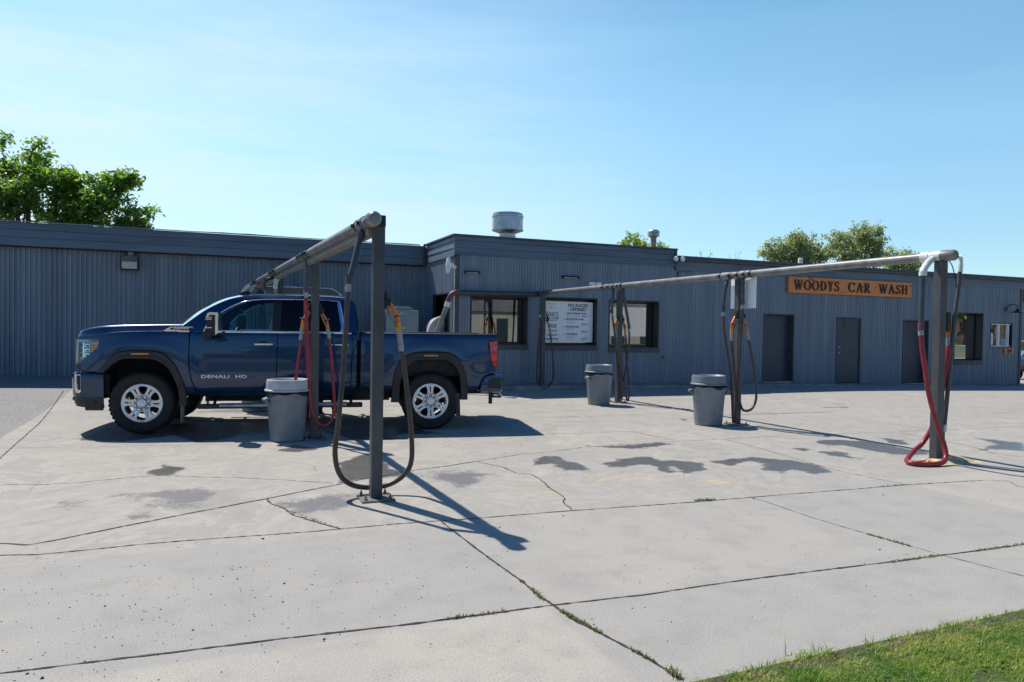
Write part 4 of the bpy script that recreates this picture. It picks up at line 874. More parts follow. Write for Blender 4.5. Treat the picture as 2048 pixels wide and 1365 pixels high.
T2 = thing('wash_wand_line', 'thin dark line with white fittings hanging right of the right front post', 'hose', (8.5, 6.0, 0))
seg([(8.30, 6.0, 2.52), (8.54, 6.0, 2.525)], .020, 'pvc', 'arm', T2); seg([(8.53, 6.0, 2.53), (8.555, 6.0, 2.515), (8.56, 6.0, 2.49), (8.56, 6.0, 2.43), (8.552, 6.0, 2.35)], .023, 'pvc', 'elbow', T2); seg([(8.558, 6.0, 2.44), (8.552, 6.0, 2.345)], .029, 'pvc', 'fitting', T2)
seg([(8.55, 6.0, 2.36), (8.54, 6.0, 2.2), (8.50, 6.0, 1.95), (8.47, 6.0, 1.75), (8.42, 6.0, 1.2), (8.34, 6.0, .44)], .025, 'post', 'sleeve', T2); seg([(8.342, 6.0, .45), (8.335, 6.0, .36)], .029, 'pvc', 'fitting', T2)
seg([(8.335, 6.0, .37), (8.33, 5.99, .25), (8.36, 5.97, .1), (8.43, 5.95, .0)], .011, 'rubber', 'cable', T2); seg([(8.31, 6.0, 2.50), (8.40, 6.0, 2.42), (8.46, 6.0, 2.28), (8.5, 6.0, 2.15)], .006, 'rubber', 'thin_cable', T2)
# foam mound
rows = []
for i in range(17):
    r = []
    for j in range(17):
        u, v = i/8-1, j/8-1; rr = min(1, math.hypot(u, v)); r.append((8.40+u*.36, 5.97+v*.20, .075*(1-rr**1.6)*(1+.5*mn.noise((u*2, v*2, 3)))+.004*(1-rr)+.001))
    rows.append(r)
b = MB(); b.grid(rows); tag(b.build('foam_patch', M['foam'], None, smooth=True), 'low mound of yellow patching foam at the foot of the right front post', 'foam patch')

hose('brown hose left of the post with the white board, hanging almost straight', P2[1], (8.06, 9.7, 2.46), [(7.84, 2.37, 9.5), (7.80, 2.15, 9.5), (7.78, 1.88, 9.5)],
     [(7.79, 1.6, 9.48), (7.84, 1.25, 9.46), (7.91, .85, 9.44), (7.945, .45, 9.43), (7.96, .12, 9.42), (7.985, .06, 9.41), (8.00, .14, 9.40), (7.995, .45, 9.38), (7.95, .85, 9.38), (7.90, 1.2, 9.38)],
     [(7.88, 1.42, 9.40), (7.885, 1.53, 9.41), (7.90, 1.68, 9.42), (7.99, 1.80, 9.45)], -1, 9.42, orr=('orange', 'yellow'))
P2b = P2[1]
hose('brown hose with a wide loop right of the post with the white board', P2b, (8.07, 9.35, 2.46), [(8.03, 2.37, 9.33), (8.035, 2.2, 9.33), (8.035, 2.0, 9.33)],
     [(8.03, 1.6, 9.33), (8.0, 1.15, 9.33), (7.995, .75, 9.33), (8.01, .45, 9.33), (8.08, .28, 9.34), (8.20, .24, 9.36), (8.33, .28, 9.38), (8.42, .42, 9.40), (8.43, .62, 9.42), (8.385, 1.0, 9.44), (8.31, 1.32, 9.45)],
     [(8.285, 1.44, 9.46), (8.26, 1.54, 9.46), (8.235, 1.68, 9.47), (8.16, 1.80, 9.47)], 1, 9.46)
hose('brown hose crossing to the right of the post behind the farther trash can', P2[2], (7.97, 13.3, 2.45), [(7.81, 2.36, 13.1), (7.80, 2.1, 13.1), (7.80, 1.9, 13.1)],
     [(7.82, 1.45, 13.0), (7.87, 1.05, 12.98), (7.95, .7, 12.97), (8.05, .4, 12.97), (8.12, .1, 12.97), (8.16, .05, 12.98), (8.20, .2, 13.0), (8.195, .6, 13.05), (8.16, 1.1, 13.08)], [(8.15, 1.40, 13.1), (8.14, 1.5, 13.1), (8.13, 1.64, 13.1), (8.06, 1.76, 13.1)], 1, 13.1)
hose('brown hose with the slanted grey pipe at the post behind the farther trash can', P2[2], (7.98, 12.95, 2.45), [(7.97, 2.38, 12.93), (8.02, 2.1, 12.93), (8.10, 1.74, 12.93), (8.125, 1.58, 12.93)],
     [(8.13, 1.3, 12.92), (8.09, .9, 12.92), (8.02, .5, 12.92), (7.98, .15, 12.92), (7.93, .05, 12.92), (7.89, .14, 12.93), (7.89, .45, 12.95), (7.88, .8, 12.97), (7.855, 1.15, 13.0)], [(7.845, 1.42, 13.02), (7.84, 1.52, 13.03), (7.85, 1.66, 13.05), (7.92, 1.78, 13.08)], -1, 13.03)
hose('dark hose in a narrow loop at the last post by the price board', P2[3], (7.68, 16.0, 2.44), [(7.55, 2.36, 16.1), (7.525, 2.1, 16.1), (7.52, 1.9, 16.1)],
     [(7.515, 1.6, 16.1), (7.49, 1.1, 16.1), (7.465, .6, 16.1), (7.47, .3, 16.1), (7.53, .15, 16.1), (7.64, .07, 16.1), (7.78, .1, 16.1), (7.89, .24, 16.1), (7.92, .5, 16.1), (7.89, .95, 16.12), (7.85, 1.32, 16.15)], [(7.84, 1.42, 16.15), (7.83, 1.53, 16.16), (7.80, 1.66, 16.18), (7.74, 1.77, 16.2)], 1, 16.15)
b = MB(); b.box(8.13, 8.142, 9.13, 9.74, 1.945, 2.46, .003); tag(b.build('sign_board', M['bright'], None), 'blank white board hanging behind the middle post of the right rack', 'board')

# ------------------------------------------------------------------ trash cans
def can(x, y, label, rz, lidmat='can'):
    z = gz(x, y)
    t = thing('trash_can', label, 'trash can', (x, y, z), rz, 'grey plastic trash cans beside the posts')
    b = MB(); b.lathe([(0, .003), (.215, .003), (.225, .015), (.262, .54), (.272, .56), (.272, .60), (.278, .62), (.278, .66), (.266, .665), (.258, .64), (.21, .03), (0, .03)], 40); b.build('body', M['can'], t, smooth='auto')
    for s in (-1, 1):
        b = MB(); b.prism([(s*.262, .60), (s*.335, .575), (s*.335, .555), (s*.325, .545), (s*.262, .50), (s*.262, .53), (s*.312, .562), (s*.262, .578)] if s > 0 else [(s*.262, .60), (s*.262, .578), (s*.312, .562), (s*.262, .53), (s*.262, .50), (s*.325, .545), (s*.335, .555), (s*.335, .575)], 'y', -.055, .055); b.build('handle', M['can'], t)
    n = 48; rows = []
    for k in range(n+1):
        a = 2*PI*k/n; w = .018*math.sin(a*3+x)+.012*math.sin(a*7); rows.append([((.272)*math.cos(a), .272*math.sin(a), .665), (.284*math.cos(a), .284*math.sin(a), .668), (.286*math.cos(a), .286*math.sin(a), .625+w)])
    b = MB(); b.grid(rows); b.build('bin_liner', M['bag'], t, smooth=True, fixn=False)
    b = MB(); b.lathe([(.268, .672), (.298, .672), (.302, .678), (.298, .690), (.282, .700), (.279, .79), (.270, .822), (.258, .826), (.245, .815), (.215, .765), (.16, .745), (.155, .72), (.20, .71), (.262, .69)], 44, closed=True); b.build('lid', M[lidmat], t, smooth='auto')
    return t
can(.93, 10.02, 'grey trash can with a lid coloured as sunlit beside the truck rear door', .3, 'lid')
can(7.60, 9.60, 'grey trash can beside the post with the white board', -.5)
can(7.37, 12.84, 'grey trash can in front of the building between the price board and third window', .15)
can(.70, 13.45, 'grey trash can standing behind the truck, its base seen under the step bar', .2)
# ------------------------------------------------------------------ pickup truck: local x rearwards, -y towards the camera side
TR = thing('pickup_truck', 'dark blue metallic crew cab pickup truck with chrome trim parked on the lot', 'pickup truck', (-.739, 12.086, 0), math.radians(-10.72))
_P = smooth_tab([(.40, .86), (.5, .90), (.6, .940), (.68, .966), (.78, .986), (.88, .993), (1.0, .993), (1.12, .989), (1.22, .983), (1.32, .972), (1.40, .958), (1.445, .944), (1.53, .905)])
def Wb(u, z):
    w = _P(z)
    if u < -.25: w -= .115*((-.25-u)/.65)**2.2
    if u > 4.45: w -= .045*((u-4.45)/.6)**2
    # arch shoulders
    for c in (0., 4.03):
        d = math.hypot((u-c)/.78, (z-.62)/.66); w += .012*math.exp(-((d-.95)/.16)**2)
    # scoop behind the rear wheel
    if u > 4.3: w += .012*math.exp(-((z-(1.02+.18*(u-4.3)))/.05)**2)*sstep(4.4, 4.7, u)
    return w
def G(u, z):
    w = .936-(z-1.45)*.285-.10*max(0, z-1.45)**2
    if z > 1.90: w -= 1.6*(z-1.90)**1.6
    return w
def in_poly(x, y, poly):
    c = False; n = len(poly); j = n-1
    for i in range(n):
        xi, yi = poly[i]; xj, yj = poly[j]
        if (yi > y) != (yj > y) and x < (xj-xi)*(y-yi)/(yj-yi)+xi: c = not c
        j = i
    return c
def area(p): return .5*sum(p[i][0]*p[(i+1) % len(p)][1]-p[(i+1) % len(p)][0]*p[i][1] for i in range(len(p)))
def dens(poly, step):
    out = []
    for i in range(len(poly)):
        a, b = poly[i], poly[(i+1) % len(poly)]; L = math.hypot(b[0]-a[0], b[1]-a[1]); n = max(1, int(math.ceil(L/step)))
        out += [(a[0]+(b[0]-a[0])*k/n, a[1]+(b[1]-a[1])*k/n) for k in range(n)]
    return out
def smooth_closed(poly, n=4, keep=()):
    return poly
def panel(poly, W, step=.05, holes=(), ret=.02, off=0.):
    if area(poly) < 0: poly = poly[::-1]
    poly = dens(poly, step); holes = [dens(h if area(h) < 0 else h[::-1], step) for h in holes]
    pts = list(poly); edges = [(i, (i+1) % len(poly)) for i in range(len(poly))]; loops = [list(range(len(poly)))]
    for h in holes:
        b0 = len(pts); pts += h; edges += [(b0+i, b0+(i+1) % len(h)) for i in range(len(h))]; loops.append(list(range(b0, b0+len(h))))
    allb = np.array(pts)
    x0, x1 = min(p[0] for p in poly), max(p[0] for p in poly); y0, y1 = min(p[1] for p in poly), max(p[1] for p in poly)
    nx, ny = int((x1-x0)/step)+1, int((y1-y0)/step)+1
    for i in range(nx+1):
        for j in range(ny+1):
            x, y = x0+(i+.5)*step, y0+(j+.5)*step
            if not in_poly(x, y, poly) or any(in_poly(x, y, h) for h in holes): continue
            if np.min(np.hypot(allb[:, 0]-x, allb[:, 1]-y)) < step*.42: continue
            pts.append((x, y))
    r = delaunay_2d_cdt([Vector(p) for p in pts], edges, [], 0, 1e-6)
    V, F = r[0], r[2]
    mb = MB(); mb.n = []; e = .004
    def nrm(x, z): return ((W(x-e, z)-W(x+e, z))/(2*e)*1.0, -1., (W(x, z-e)-W(x, z+e))/(2*e)*1.0)
    # outward normal of y=-W: (-dW/du, -1, -dW/dz) up to sign
    for p in V:
        w = W(p[0], p[1])+off; mb.v.append((p[0], -w, p[1]))
        a = nrm(p[0], p[1]); mb.n.append((a[0], -1., a[2]))
    for f in F:
        cx = sum(V[i][0] for i in f)/len(f); cy = sum(V[i][1] for i in f)/len(f)
        if not in_poly(cx, cy, poly) or any(in_poly(cx, cy, h) for h in holes): continue
        a = area([V[i] for i in f]); mb.f.append(tuple(f) if a > 0 else tuple(f)[::-1])
    if ret:
        for lp in [poly]+list(holes):
            b0 = len(mb.v); n = len(lp)
            for i, p in enumerate(lp):
                q, s = lp[i-1], lp[(i+1) % n]; dx, dz = s[0]-q[0], s[1]-q[1]; L = math.hypot(dx, dz) or 1
                nn = (dz/L, -.15, -dx/L); w = W(p[0], p[1])+off
                mb.v += [(p[0], -w, p[1]), (p[0], -w+ret, p[1])]; mb.n += [nn, nn]
            for i in range(n):
                a, b = b0+2*i, b0+2*((i+1) % n); mb.f.append((a, a+1, b+1, b))
    return mb
# NB: nrm above gives (dW/du*-1, -1, dW/dz*-1)
def both(mb, name, mat, parent=None, near_child=None):
    a = mb.build(name, M[mat], parent or TR, fixn=False); b = mb.mirror_y().build(name, M[mat], parent or TR, fixn=False); return a, b
def both2(mb, name, mat, parent=None, smooth=False):
    a = mb.build(name, M[mat], parent or TR, smooth=smooth); m = MB(); m.v = [(x, -y, z) for x, y, z in mb.v]; m.f = [tuple(reversed(f)) for f in mb.f]
    b = m.build(name, M[mat], parent or TR, smooth=smooth); return a, b

def crv(pts, n=5): return [(p.x, p.y) for p in catmull([(a, b, 0) for a, b in pts], n)]
ARF = crv([(.59, .50), (.565, .66), (.52, .80), (.46, .94), (.385, 1.05), (.30, 1.125), (.20, 1.165), (.0, 1.178), (-.20, 1.172), (-.30, 1.15), (-.40, 1.08), (-.48, .99), (-.57, .875)])
FENDER = [(-.86, 1.35), (-.6, 1.385), (-.28, 1.425), (.0, 1.437), (.27, 1.445), (.42, 1.50), (.55, 1.50), (.60, 1.45), (.606, 1.30), (.606, 1.05), (.615, .90), (.645, .74), (.70, .595), (.60, .56)]+ARF[1:]+[(-.865, .875), (-.865, .95), (-.79, 1.01), (-.56, 1.21), (-.545, 1.325), (-.865, 1.325)]
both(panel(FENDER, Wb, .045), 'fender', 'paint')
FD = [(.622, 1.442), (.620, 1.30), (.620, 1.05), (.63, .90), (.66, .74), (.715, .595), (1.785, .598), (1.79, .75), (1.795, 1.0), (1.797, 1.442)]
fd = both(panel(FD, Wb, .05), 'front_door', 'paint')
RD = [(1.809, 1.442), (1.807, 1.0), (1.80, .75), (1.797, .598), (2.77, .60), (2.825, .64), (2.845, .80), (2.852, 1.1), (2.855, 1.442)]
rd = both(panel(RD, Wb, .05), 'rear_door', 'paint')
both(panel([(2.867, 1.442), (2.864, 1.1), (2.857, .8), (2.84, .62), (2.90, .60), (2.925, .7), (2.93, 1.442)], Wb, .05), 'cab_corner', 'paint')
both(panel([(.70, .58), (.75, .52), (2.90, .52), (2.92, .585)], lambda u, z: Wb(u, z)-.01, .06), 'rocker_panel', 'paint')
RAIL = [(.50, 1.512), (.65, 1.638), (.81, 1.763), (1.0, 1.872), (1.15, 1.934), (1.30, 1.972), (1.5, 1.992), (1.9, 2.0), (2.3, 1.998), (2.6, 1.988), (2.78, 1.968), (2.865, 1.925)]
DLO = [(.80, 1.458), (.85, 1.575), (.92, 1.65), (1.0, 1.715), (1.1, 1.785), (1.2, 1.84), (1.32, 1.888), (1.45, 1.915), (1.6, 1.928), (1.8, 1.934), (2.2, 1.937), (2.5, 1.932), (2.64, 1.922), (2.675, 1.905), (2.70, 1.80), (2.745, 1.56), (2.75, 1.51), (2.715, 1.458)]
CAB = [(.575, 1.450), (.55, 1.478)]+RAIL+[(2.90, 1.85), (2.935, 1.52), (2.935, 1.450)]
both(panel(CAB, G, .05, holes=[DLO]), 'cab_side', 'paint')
Gg = lambda u, z: G(u, z)-.012
FWIN = [p for p in DLO if p[0] < 1.7]+[(1.725, 1.931), (1.735, 1.458)]
RWIN = [(1.83, 1.934)]+[p for p in DLO if p[0] > 1.85 and p[1] > 1.5 and p[0] < 2.67]+[(2.655, 1.905), (2.69, 1.56), (2.69, 1.458), (1.83, 1.458)]
w_ = panel(FWIN, Gg, .08, ret=0); gl = both(w_, 'window', 'glass_front')
for o_, d_ in zip(gl, fd): o_.parent = d_
w_ = panel(RWIN, Gg, .08, ret=0); gl = both(w_, 'window', 'glass_rear')
for o_, d_ in zip(gl, rd): o_.parent = d_
both(panel([(1.725, 1.455), (1.73, 1.93), (1.84, 1.936), (1.84, 1.455)], lambda u, z: G(u, z)-.006, .1), 'door_pillar', 'black')
# chrome surround
b = MB(); ring = DLO+[DLO[0]]; b.tube([(x, -G(x, z)-.004, z) for x, z in ring], .009, 6)
both2(b, 'window_trim', 'chrome', smooth=True)
both(panel([(2.645, 1.922), (2.68, 1.905), (2.755, 1.55), (2.755, 1.50), (2.72, 1.455), (2.675, 1.455), (2.70, 1.52), (2.695, 1.56), (2.635, 1.88)], lambda u, z: G(u, z)+.007, .05, ret=.012), 'quarter_trim', 'chrome')
both(panel([(.80, 1.436), (2.85, 1.438), (2.85, 1.452), (.80, 1.451)], lambda u, z: .952, .2, ret=.012), 'belt_trim', 'chrome')
# roof, windscreen, back glass
def shell(rail, cen, n=14, pw=2.2):
    rows = []
    for (u, z), (cu, cz) in zip(rail, cen):
        y = G(u, z); r = []
        for j in range(-n, n+1):
            s = math.sin(j/n*PI/2) ; k = abs(s)**pw; r.append((cu+(u-cu)*k, y*s, cz+(z-cz)*k))
        rows.append(r)
    return rows
rl = catmull([(u, z, 0) for u, z in RAIL[5:]], 4); rl = [(p.x, p.y) for p in rl]
cn = [(u-.20*(1-sstep(1.3, 1.8, u))-.0*u, z+.032+.012*sstep(1.3, 1.8, u)*(1-sstep(2.7, 2.87, u))) for u, z in rl]
b = MB(); b.grid(shell(rl, cn)); b.build('roof', M['paint'], TR, smooth=True)
ws = RAIL[:6]; wc = [(.26, 1.52), (.43, 1.66), (.60, 1.785), (.80, 1.895), (.95, 1.962), (1.10, 2.004)]
wsi = [(p.x, p.y) for p in catmull([(u, z, 0) for u, z in ws], 3)]; wci = [(p.x, p.y) for p in catmull([(u, z, 0) for u, z in wc], 3)]
b = MB(); b.grid(shell(wsi, wci, 10, 2.4)); b.build('windscreen', M['glass_front'], TR, smooth=True, fixn=False)
b = MB(); rows = []
for t in range(7):
    z = 1.45+(1.925-1.45)*t/6; u = 2.945-(.075)*(t/6)**1.6; y = G(u, z)*.995; rows.append([(u+.012*(1-(j/6)**2), y*j/6, z) for j in range(-6, 7)])
b.grid(rows); bw = b.build('back_panel', M['paint'], TR, smooth=True)
b = MB(); b.grid([[(2.965-.075*((z-1.45)/.475)**1.6, -.62, z), (2.965-.075*((z-1.45)/.475)**1.6, .62, z)] for z in (1.5, 1.6, 1.7, 1.8, 1.87)]); b.build('rear_window', M['glass_rear'], bw, fixn=False)
b = MB(); b.box(2.90, 2.925, -.92, .92, .55, 1.445); b.box(2.93, 3.0, -.88, .88, .6, 1.30); b.build('shaded_cab_back', M['dark'], TR)  # black fill stands in for shade in the gap behind the cab
# hood
rows = []
zt = smooth_tab([(0, 1.395), (.03, 1.432), (.12, 1.478), (.27, 1.51), (.5, 1.53), (.85, 1.545), (1., 1.548)])
ze = smooth_tab([(0, 1.355), (.2, 1.385), (.45, 1.428), (.8, 1.443), (1., 1.452)])
for i in range(31):
    t = i/30; r = []
    for j in range(-40, 41):
        s = j/40; ay = abs(s); uf = -.985+.115*ay**2.2; u = uf+((.40+.12*ay**2)-uf)*t
        ysd = Wb(max(u, -.86), 1.44)-.012; y = ysd*s
        e = 1-sstep(.925, .998, ay)-.04*ay**2; bl = 1 - .5*sstep(.28, .42, ay)*(1-sstep(.42, .6, ay))*.12
        z = ze(t)+(zt(t)-ze(t))*max(0, e)*bl - (.05*(1-t/.04)**2 if t < .04 else 0)
        r.append((u, y, z))
    rows.append(r)
b = MB(); b.grid(rows); hd = b.build('hood', M['paint'], TR, smooth=True)
b = MB(); rows = [[(.40+.12*abs(s)**2, .90*s, 1.545-.09*abs(s)**3), (.28+.24*abs(s)**2+.14, .90*s, 1.515)] for s in [k/8 for k in range(-8, 9)]]; b.grid(rows); b.build('cowl', M['black'], TR)
b = MB(); b.tube([(.50, -.62, 1.55), (.62, -.3, 1.66), (.70, .05, 1.72)], .008, 6); b.tube([(.47, .1, 1.55), (.60, .4, 1.65)], .008, 6); b.build('wiper', M['black'], TR, smooth=True)
# vent badge on the fender
bd = both(panel([(.27, 1.452), (.30, 1.475), (.36, 1.508), (.66, 1.512), (.655, 1.502), (.375, 1.498), (.36, 1.49), (.36, 1.467), (.48, 1.467), (.50, 1.458), (.612, 1.458), (.608, 1.437), (.47, 1.437), (.45, 1.445), (.30, 1.442)], lambda u, z: .958, .05, ret=.03), 'vent_trim', 'chrome')
both(panel([(.35, 1.462), (.35, 1.50), (.60, 1.50), (.60, 1.462)], lambda u, z: .950, .1, ret=.03), 'vent_insert', 'black')
m_ = text_mb('DURAMAX', .034, .40, 1.478, -.956, 'LEFT', .0012, .002, 1.25); m_.build('badge_text', M['chrome'], TR)
m_ = text_mb('TURBO DIESEL', .022, .40, 1.463, -.956, 'LEFT', .0008, .002, 1.35); m_.build('badge_text', M['redlens'], TR)
for t_, x_ in (('DENALI', .775), ('HD', 1.235)): text_mb(t_, .060, x_, .790, -.9985, 'LEFT', .0022, .006, 1.72, 1.12).build('door_lettering', M['badge'], fd[0])
# handles
for d_, x0 in ((fd, 1.49), (rd, 2.55)):
    b = MB(); y = -Wb(x0, 1.275); b.box(x0, x0+.255, y-.040, y-.018, 1.262, 1.292, .008); b.box(x0+.005, x0+.035, y-.03, y+.01, 1.265, 1.289); b.box(x0+.19, x0+.25, y-.03, y+.01, 1.265, 1.289)
    h_ = both2(b, 'handle', 'chrome'); [setattr(o_, 'parent', q) for o_, q in zip(h_, d_)]
    b = MB(); b.lathe([(0, -.004), (.035, -.003), (.045, 0)], 20, (0, 0, 0), 'y'); b.v = [(x0+.115+px*1.5, y-.001+py, 1.277+pz*.95) for px, py, pz in b.v]
    h_ = both2(b, 'handle_cup', 'black'); [setattr(o_, 'parent', q) for o_, q in zip(h_, d_)]
# fuel door
b = MB(); ring = [(3.10+.065*math.copysign(abs(math.cos(a))**.4, math.cos(a)), 1.075+.082*math.copysign(abs(math.sin(a))**.4, math.sin(a))) for a in [2*PI*k/40 for k in range(41)]]
b.tube([(x, -Wb(x, z)+.001, z) for x, z in ring], .003, 5); b.build('fuel_door', M['black'], TR, smooth=True)
# flares
def flare(outer, inner, name='wheel_arch_trim'):
    n = 60
    def rs(p):
        L = resample([(a, 0, b) for a, b in p], .004); return [L[int(i*(len(L)-1)/(n-1))] for i in range(n)]
    o, i_ = rs(outer), rs(inner); rows = []
    for a, c in zip(o, i_):
        r = []
        for t, d in ((0, -.004), (.03, .012), (.14, .030), (.22, .030), (.30, .024), (.75, .044), (.93, .046), (1., .036), (1., -.14)):
            p = a+(c-a)*t; r.append((p.x, -(Wb(max(-.7, p.x), max(p.z, .62))+d-(.0)), p.z))
        rows.append(r)
    b = MB(); b.grid(rows); return both2(b, name, 'trimblk', smooth=True)
INF = crv([(.49, .40), (.475, .60), (.44, .74), (.385, .87), (.31, .965), (.20, 1.035), (.08, 1.055), (-.10, 1.058), (-.24, 1.05), (-.34, .995), (-.42, .92), (-.48, .855)])
fl1 = flare([(.59, .40), (.592, .44)]+ARF[1:]+[(-.575, .865)], INF)
ARR = crv([(3.44, .50), (3.45, .68), (3.475, .85), (3.52, .98), (3.60, 1.09), (3.70, 1.155), (3.82, 1.18), (4.05, 1.185), (4.28, 1.18), (4.40, 1.13), (4.49, 1.02), (4.555, .88), (4.59, .72), (4.60, .57)])
INR = crv([(3.56, .42), (3.565, .62), (3.58, .76), (3.63, .88), (3.70, .98), (3.80, 1.045), (3.92, 1.06), (4.12, 1.062), (4.26, 1.055), (4.36, .99), (4.43, .89), (4.47, .77), (4.485, .55), (4.485, .45)])
fl2 = flare([(3.435, .42)]+ARR+[(4.60, .45)], INR)
BED = [(3.02, 1.45), (2.99, 1.42), (2.985, .62), (3.43, .60)]+ARR[1:-1]+[(4.60, .575), (4.72, .578), (4.755, .63), (4.80, .75), (4.86, .825), (4.94, .858), (5.03, .862), (5.02, .95), (4.975, .965), (4.93, 1.12), (4.895, 1.33), (4.93, 1.365), (5.045, 1.365), (5.05, 1.45)]
bs = both(panel(BED, Wb, .045), 'bed_side', 'paint')
# black rail cap along the top of the bed side
rows = [[(u, -(Wb(u, 1.46)-.0+.0), 1.45), (u, -(Wb(u, 1.46)-.012), 1.462), (u, -(Wb(u, 1.46)-.06), 1.466), (u, -(Wb(u, 1.46)-.10), 1.462), (u, -(Wb(u, 1.46)-.10), 1.40)] for u in [3.01+2.04*k/30 for k in range(31)]]
b = MB(); b.grid(rows); both2(b, 'bed_rail', 'trimblk', smooth=True)
b = MB(); b.box(2.96, 5.0, -.80, .80, .86, .90); b.box(2.96, 5.0, -.84, -.80, .86, 1.455); b.box(2.96, 5.0, .80, .84, .86, 1.455); b.box(2.96, 3.0, -.80, .80, .9, 1.44); b.build('bed_liner', M['under'], TR)
b = MB(); b.box(5.0, 5.045, -.80, .80, .87, 1.455, .01); b.box(5.045, 5.056, -.76, .76, 1.36, 1.45); b.build('tailgate', M['paint'], TR)
# tail lamps
TL = [(4.93, 1.345), (5.045, 1.352), (5.05, .965), (4.992, .972), (4.945, 1.12)]
tl = both(panel([(4.90, 1.352), (4.92, 1.36), (5.052, 1.362), (5.056, .955), (4.98, .962), (4.93, 1.12)], lambda u, z: Wb(4.9, z)-.004-.35*max(0, u-5.0), .04, ret=.06), 'tail_lamp', 'black')
l_ = both(panel(TL, lambda u, z: Wb(4.9, z)+.008-.35*max(0, u-5.0), .03, ret=.012), 'red_lens', 'redlens'); [setattr(a, 'parent', q) for a, q in zip(l_, tl)]
b = MB(); b.box(5.05, 5.062, -.93, -.81, .97, 1.35); l_ = both2(b, 'rear_lens', 'redlens'); [setattr(a, 'parent', q) for a, q in zip(l_, tl)]
l_ = both(panel([(4.975, 1.25), (5.035, 1.25), (5.035, 1.23), (4.975, 1.23)], lambda u, z: Wb(4.9, z)+.012-.35*max(0, u-5.0), .03, ret=.004), 'reverse_lens', 'cuff'); [setattr(a, 'parent', q) for a, q in zip(l_, tl)]
# side markers
for x0, x1 in ((-.125, .10), (3.915, 4.13)):
    b = MB(); x = (x0+x1)/2; z = 1.127; y = -Wb(x, z)-.035; b.box(x0, x1, y-.006, y+.02, z-.010, z+.010, .004); both2(b, 'side_marker', 'amber')
# head lamps
Wl = lambda u, z: Wb(u, z)-.004-.20*max(0, -.78-u)
HL = [(-.875, 1.322), (-.70, 1.325), (-.548, 1.322), (-.562, 1.215), (-.62, 1.155), (-.785, 1.012), (-.875, .94)]
hl = both(panel(HL, lambda u, z: Wl(u, z)-.02, .04, ret=.05), 'head_lamp', 'lampgrey')
def lampbit(poly, off, name, mat):
    l_ = both(panel(poly, lambda u, z: Wl(u, z)-.02+off, .03, ret=.01), name, mat); [setattr(a, 'parent', q) for a, q in zip(l_, hl)]
lampbit([(-.665, 1.248), (-.558, 1.250), (-.572, 1.205), (-.665, 1.125)], .013, 'turn_signal', 'amber2')
lampbit([(-.66, 1.315), (-.56, 1.315), (-.56, 1.288), (-.66, 1.288)], .008, 'reflector', 'redlens')
lampbit([(-.87, 1.31), (-.67, 1.31), (-.67, 1.285), (-.84, 1.28), (-.84, 1.02), (-.87, .97)], .012, 'light_guide', 'white')
lampbit([(-.775, 1.275), (-.75, 1.275), (-.745, 1.08), (-.77, 1.06)], .016, 'light_guide', 'chrome')
for zc in (1.235, 1.165, 1.10): lampbit([(-.83, zc+.022), (-.785, zc+.022), (-.785, zc-.022), (-.83, zc-.022)], .010, 'led_module', 'black'); lampbit([(-.74, zc+.024), (-.675, zc+.018), (-.675, zc-.018), (-.74, zc-.024)], .012, 'led_module', 'chrome'); lampbit([(-.725, zc+.008), (-.69, zc+.006), (-.69, zc-.014), (-.725, zc-.016)], .020, 'led_module', 'black')
lampbit([(-.66, 1.275), (-.56, 1.275), (-.56, 1.258), (-.66, 1.258)], .010, 'reflector', 'white')
l_ = both(panel(HL, lambda u, z: Wl(u, z)+.010, .05, ret=.02), 'lamp_cover', 'glass_clear'); [setattr(a, 'parent', q) for a, q in zip(l_, hl)]
b = MB(); rows = []
for j in range(7):
    t = j/6; y = .86-.26*t; u = -.875-.075*math.sin(t*PI/2); rows.append([(u, -y, .95+.02*t), (u-.01, -y, 1.13), (u, -y, 1.325)])
b.grid(rows); l_ = both2(b, 'front_lens', 'lampgrey', smooth=True); [setattr(a, 'parent', q) for a, q in zip(l_, hl)]
# grille
def plan(y, u0=-.975, k=.10): return u0+k*(abs(y)/.62)**2.2
b = MB(); rows = [[(plan(y), y, z) for z in (.92, 1.1, 1.36)] for y in [(-.62+.062*i) for i in range(21)]]; b.grid(rows); gr_ = b.build('grille', M['black'], TR, smooth=True)
b = MB()
for k in range(10): z = .95+k*.044; b.tube([(plan(y)-.014-(.006 if k % 2 else 0), y, z) for y in [(-.60+.06*i) for i in range(21)]], .011, 6)
for i in range(21): y = -.60+.06*i; b.tube([(plan(y)-.020, y, .94), (plan(y)-.020, y, 1.355)], .008, 5)
b.build('grille_mesh', M['chrome'], gr_, smooth=True)
b = MB(); b.tube([(plan(y)-.02, y, 1.37) for y in [(-.64+.064*i) for i in range(21)]], .022, 8); b.tube([(plan(y)-.02, y, .92) for y in [(-.64+.064*i) for i in range(21)]], .022, 8); [b.tube([(plan(.63)-.015, s*.635, .92), (plan(.63)-.015, s*.635, 1.37)], .020, 8) for s in (-1, 1)]; b.build('grille_surround', M['chrome'], gr_, smooth=True)
m_ = MB()
